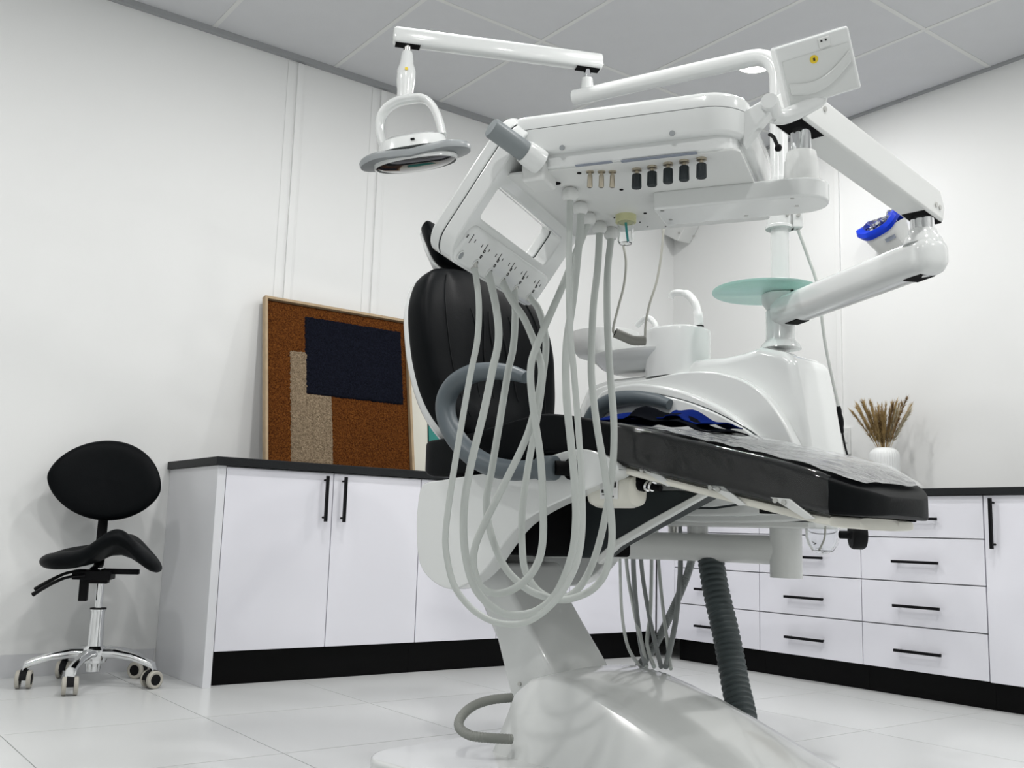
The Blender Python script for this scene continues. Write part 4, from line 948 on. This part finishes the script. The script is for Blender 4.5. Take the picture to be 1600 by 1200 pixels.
for i in range(6):
    c = infr(HFm, onplane(*hole_px[i], _h0, _hn)); c = Vector((c.x, .302 - .0006 * i, ZB)); v = c.x; holes.append(HFm @ c)
    MB(HFm).lathe([(.009, 0), (.0125, 0), (.012, .002), (.009, .002)], c, (0, 0, -1), 20).build('hole_rim', plas_m, hb)
    MB(HFm).lathe([(0, 0), (.0095, 0), (.0095, .0008), (0, .0008)], c, (0, 0, -1), 20).build('instrument_hole', dark_m if i else greyp_m, hb)
    for dx, L_ in ((-.020, .008), (.0, .022), (.020, .008)):
        MB(HFm).box((v + dx - .0011, .258 - L_ / 2, ZB - .0005), (v + dx + .0011, .258 + L_ / 2, ZB + .0006)).build('slot', dark_m, hb)
    if 0 < i < 6:
        for q_ in (.266, .280): MB(HFm).lathe([(.0025, 0), (.0045, 0), (.0045, .0008), (.0025, .0008)], (v + .003, q_, ZB), (0, 0, -1), 14).build('button_ring', dark_m, hb)
# steering handle
h0 = D(838, 250, -.02); h1 = D(766, 198, -.115)
hd1 = (h1 - h0).normalized(); L_ = (h1 - h0).length
MB(DF).lathe([(.0, -.01), (.028, -.01), (.028, .0), (.0265, .03), (.025, .034), (.0, .034)], h0, hd1, 32).build('handle_collar', plas_m, t)
MB(DF).lathe([(.0, .03), (.0225, .03), (.0225, L_ - .006), (.0205, L_ - .002), (.0, L_)], h0, hd1, 32).build('steering_handle', arm_m if False else mat('handle_grey', (.20, .225, .235), .38, var=.02), t)
MB(DF).box((h0.x - .035, -.02, h0.z - .045), (h0.x + .02, .06, h0.z + .0)).build('handle_mount', plas2_m, t, bev=.008)
# hose connectors and the five hanging hoses
con = []
for i, (px, py) in enumerate(((891, 292), (907, 314), (920, 331), (937, 345), (955, 354))):
    q = Dz(px, py, ZU); con.append(DF @ Vector((q.x, q.y, ZU - .03)))
    b = MB(DF); b.lathe([(.0, 0), (.012, 0), (.012, -.006), (.0, -.006)], (q.x, q.y, ZU - .002), seg=18); b.build('connector_thread', steel_m, t)
    b = MB(DF); b.lathe([(.0, -.004), (.0145, -.004), (.019, -.010), (.019, -.022), (.0135, -.031), (.0, -.031)], (q.x, q.y, ZU - .002), seg=(24 if i == 0 else 8)); b.build('connector_nut', plas2_m, t, ang=50)
HOSES = [
 (1, 0, .0088, [(748, 470), (746, 530), (735, 585), (722, 658), (706, 755), (697, 824), (697, 861), (708, 911), (731, 945), (759, 966), (790, 975), (822, 972), (853, 953), (881, 921), (902, 877), (910, 824), (909, 755), (904, 674), (897, 585), (890, 505), (889, 417), (890, 345)]),
 (2, 1, .0090, [(775, 480), (779, 530), (769, 580), (756, 643), (737, 721), (726, 783), (725, 846), (734, 897), (750, 930), (778, 954), (806, 961), (839, 954), (870, 926), (893, 870), (900, 814), (898, 755), (892, 690), (885, 617), (885, 542), (895, 470), (904, 385), (907, 345)]),
 (3, 2, .0088, [(800, 470), (820, 500), (840, 550), (846, 590), (831, 658), (816, 699), (787, 758), (759, 814), (743, 852), (740, 886), (753, 918), (781, 927), (812, 914), (837, 886), (848, 846), (848, 774), (844, 711), (834, 643), (829, 580), (840, 537), (882, 440), (912, 365)]),
 (4, 3, .0088, [(805, 492), (802, 542), (794, 580), (781, 658), (769, 730), (760, 783), (766, 830), (787, 883), (819, 917), (850, 932), (880, 937), (906, 931), (929, 918), (947, 892), (956, 846), (955, 805), (950, 774), (944, 730), (933, 667), (925, 600), (924, 555), (927, 480), (934, 417)]),
 (5, 4, .0088, [(840, 480), (850, 512), (853, 545), (848, 590), (841, 643), (825, 730), (816, 799), (816, 855), (821, 892), (840, 922), (868, 936), (897, 926), (919, 896), (937, 846), (950, 783), (958, 720), (959, 658), (953, 580), (949, 505), (949, 430)])]
for hi, ci, r_, pl in HOSES:
    a_, c_ = holes[hi], con[ci]; n = len(pl); seq = [a_ + (HFm.to_3x3() @ Vector((0, 0, 1))) * .004]
    Ls = [0]
    for i in range(1, n): Ls.append(Ls[-1] + math.hypot(pl[i][0] - pl[i - 1][0], pl[i][1] - pl[i - 1][1]))
    for i, (px, py) in enumerate(pl):
        f_ = Ls[i] / Ls[-1]; f_ = f_ * f_ * (3 - 2 * f_); seq.append(at(px, py, a_.y + (c_.y - a_.y) * f_))
    seq.append(c_)
    rr = r_ * (.8 if ci == 0 else 1)
    MB().tube(spline(seq, 8), rr, 14).build('handpiece_hose', hose_m, t, label='pale grey instrument hose')
    st_ = seq[0]; d_ = (seq[1] - seq[0]).normalized(); MB().cyl(st_ - d_ * .004, st_ + d_ * .012, .0092, .0085, 16).build('hose_ferrule', steel_m, t)
# thin cable loop with a rubber grip tube
cd_ = con[4].y + .06
lp_ = [(1037, 358), (1033, 400), (1026, 440), (1015, 475), (1009, 505), (1008, 532)]
MB().tube(spline([at(a, b_, cd_ + .05) for a, b_ in lp_], 6), .0032, 8).build('thin_cable', beigec_m, t)
lp_ = [(974, 384), (978, 410), (975, 445), (966, 480), (958, 513), (960, 521)]
MB().tube(spline([at(a, b_, cd_ + .03) for a, b_ in lp_], 6), .0032, 8).build('thin_cable', beigec_m, t)
gp = spline([at(a, b_, cd_ + .03 + .004 * i) for i, (a, b_) in enumerate(((961, 520), (975, 526), (990, 532), (1008, 532)))], 8)
MB().tube(gp, [.0125 * (1 + .05 * (i % 2)) for i in range(len(gp))], 16).build('grip_tube', mat('taupe_rubber', (.22, .22, .2), .6, var=.05), t)
q = gp[0]; dq = (gp[0] - gp[1]).normalized(); MB().cyl(q, q + dq * .0008, .008).build('grip_bore', dark_m, t)

# brake bracket, knob and film viewer beside the head
kb = D(1205, 167, .05)
b = MB(DF); pA_ = D(1168, 178, .05); pB_ = D(1168, 232, .05)
b.prism([(UR - .012, .03, pA_.z), (kb.x, .03, kb.z + .018), (kb.x + .012, .03, kb.z - .005), (UR - .012, .03, pB_.z - .0)], (0, .04, 0)); b.build('brake_bracket', plas_m, t, bev=.006)
MB(DF).lathe([(.0, -.012), (.016, -.012), (.0185, -.006), (.0185, .045), (.0, .045)], (kb.x, .03, kb.z), (0, 1, 0), 28).build('brake_knob', plas_m, t)
lv = D(1208, 212, .1); lv2 = D(1216, 231, .1)
b = MB(DF); b.tube(spline([(lv.x - .01, .12, lv.z + .012), (lv.x, .11, lv.z), (lv2.x, .1, lv2.z)], 5), .004, 8); b.lathe([(.0, -.008), (.006, -.006), (.008, 0), (.006, .006), (.0, .008)], (lv2.x, .1, lv2.z), seg=14); b.build('brake_lever', rub_m, t)
t = thing('film_viewer', 'tilted white film viewer box with small yellow sticker above the head', 'film viewer', DF, Vector((kb.x, .05, kb.z)))
vd = (DF @ Vector((kb.x + .05, .07, 0))).y
TL = at(1213, 76, vd); TR = at(1326, 41, vd - .02); BL = at(1252, 166, vd + .05)
ex = (TR - TL); vw = ex.length; ex.normalize(); ey = (TL - BL); ey = ey - ex * ey.dot(ex); vh = ey.length; ey.normalize(); en = ex.cross(ey)
if en.y > 0: en = -en
VFm = Matrix(((ex.x, ey.x, en.x, TL.x), (ex.y, ey.y, en.y, TL.y), (ex.z, ey.z, en.z, TL.z), (0, 0, 0, 1)))   # x right, y up, z to the viewer
b = MB(VFm)
o_ = [(-.004, .002), (vw, .002), (vw + .004, -vh), (.0, -vh)]
b.loft([[Vector((x, y, -.045)) for x, y in o_], [Vector((x, y, 0)) for x, y in o_]]); bx_ = b.build('viewer_box', plas_m, t, bev=.006)
b = MB(VFm); fs = []; vs = []
for j in range(9):
    for i in range(17):
        x = .006 + (vw - .012) * i / 16; y = -.030 - (vh - .036) * j / 8; vs.append((x, y, .002 + .0 * j - .0))
for j in range(8):
    for i in range(16): k = j * 17 + i; fs.append((k, k + 1, k + 18, k + 17))
b.add(vs, fs); b.box((.006, -vh + .006, .0), (vw - .006, -.030, .0018)); b.build('screen', frost_m, bx_)
rings = []
for i in range(13):
    u = i / 12; x = .01 + (vw - .02) * u; yb_ = -vh * .62 - .022 * sin(pi * u) + .03 * (u - .3); rings.append([Vector((x, yb_ + .012 * c, .004 + .004 * s_)) for c, s_ in [(cos(2 * pi * k / 10), sin(2 * pi * k / 10)) for k in range(10)]])
MB(VFm).loft(rings).build('film_clip', frost_m, bx_)
MB(VFm).lathe([(.0, 0), (.0085, 0), (.0085, .0012), (.0, .0012)], (vw * .46, -.043, .002), seg=24).build('yellow_sticker', yellow_m, bx_)
MB(VFm).box((vw * .46 - .002, -.046, .0032), (vw * .46 + .002, -.040, .0038)).build('sticker_mark', ink_m, bx_)
sw_ = MB(VFm).box((vw * .56, -.026, .0), (vw * .72, -.006, .003)).build('switch_plate', plas2_m, bx_, bev=.001)
for k in range(2): MB(VFm).box((vw * (.59 + .06 * k), -.014, .003), (vw * (.615 + .06 * k), -.010, .0038)).build('switch_mark', ink_m, sw_)
kw = DF @ kb; va = VFm @ Vector((vw * .45, -vh + .01, -.02))
b = MB(); b.tube(spline([kw + Vector((.01, .03, -.005)), kw + Vector((.045, .045, .002)), va + Vector((-.0, 0, -.012)), va], 6), .017, 16, flat=(1, 1.0)); b.build('viewer_arm', plas_m, t)

# ================================================================== CABLES
t = thing('power_cable', 'pale cable with black plug hanging from the lamp pole to the worktop', 'cable', W, at(1330, 730, pd + .4))
cs = Vector((cx_ + .012, y0 - .01, cz - .03))
e2 = at(1310, 634, pd + .25)
MB().tube(spline([cs, at(1262, 400, pd + .04), at(1278, 450, pd + .08), at(1290, 540, pd + .14), e2], 8), .0055, 10).build('cord', cable_m, t)
e3 = at(1316, 676, pd + .3)
b = MB(); pts = [e2.lerp(e3, i / 10) for i in range(11)]; b.tube(pts, [.006, .008, .009, .008, .010, .011, .011, .010, .0075, .007, .006], 12); b.build('connector', rub_m, t)
e4 = Vector((R @ Vector((4.45, 3.33, .90))))
MB().tube(spline([e3, at(1321, 700, pd + .36), at(1327, 720, pd + .42), at(1331, 735, pd + .50), R @ Vector((4.35, 3.20, 1.02)), R @ Vector((4.42, 3.16, .915)), R @ Vector((4.50, 3.14, .8975)), R @ Vector((4.62, 3.15, .8975))], 8), .0038, 8).build('black_cord', rub_m, t)
lp_ = at(1326, 722, pd + .42)
MB().tube(spline([lp_ + Vector((.022 * cos(a), .01 * sin(2 * a), .026 * sin(a) - .01)) for a in [2 * pi * k / 8 for k in range(8)]], 4, True), .0035, 8, closed=True).build('cord_loop', rub_m, t)
# floor hose by the base
t = thing('floor_hose', 'grey ribbed hose curling on the floor beside the chair base', 'hose', W, at(735, 1150, 2.78))
pts = spline([at(800, 1090, 3.0), at(765, 1094, 2.97), at(738, 1104, 2.93), at(720, 1121, 2.88), at(718, 1137, 2.83), at(735, 1149, 2.80), at(765, 1153, 2.80), at(800, 1155, 2.82)], 14)
MB().tube(pts, [.0125 * (1.0 + .09 * (i % 2)) for i in range(len(pts))], 16).build('ribbed_hose', mat('floor_hose_grey', (.25, .26, .24), .55, var=.04), t, ang=30)
for o in bpy.data.objects:
    if '_b' in o: del o['_b']
bpy.context.view_layer.update()
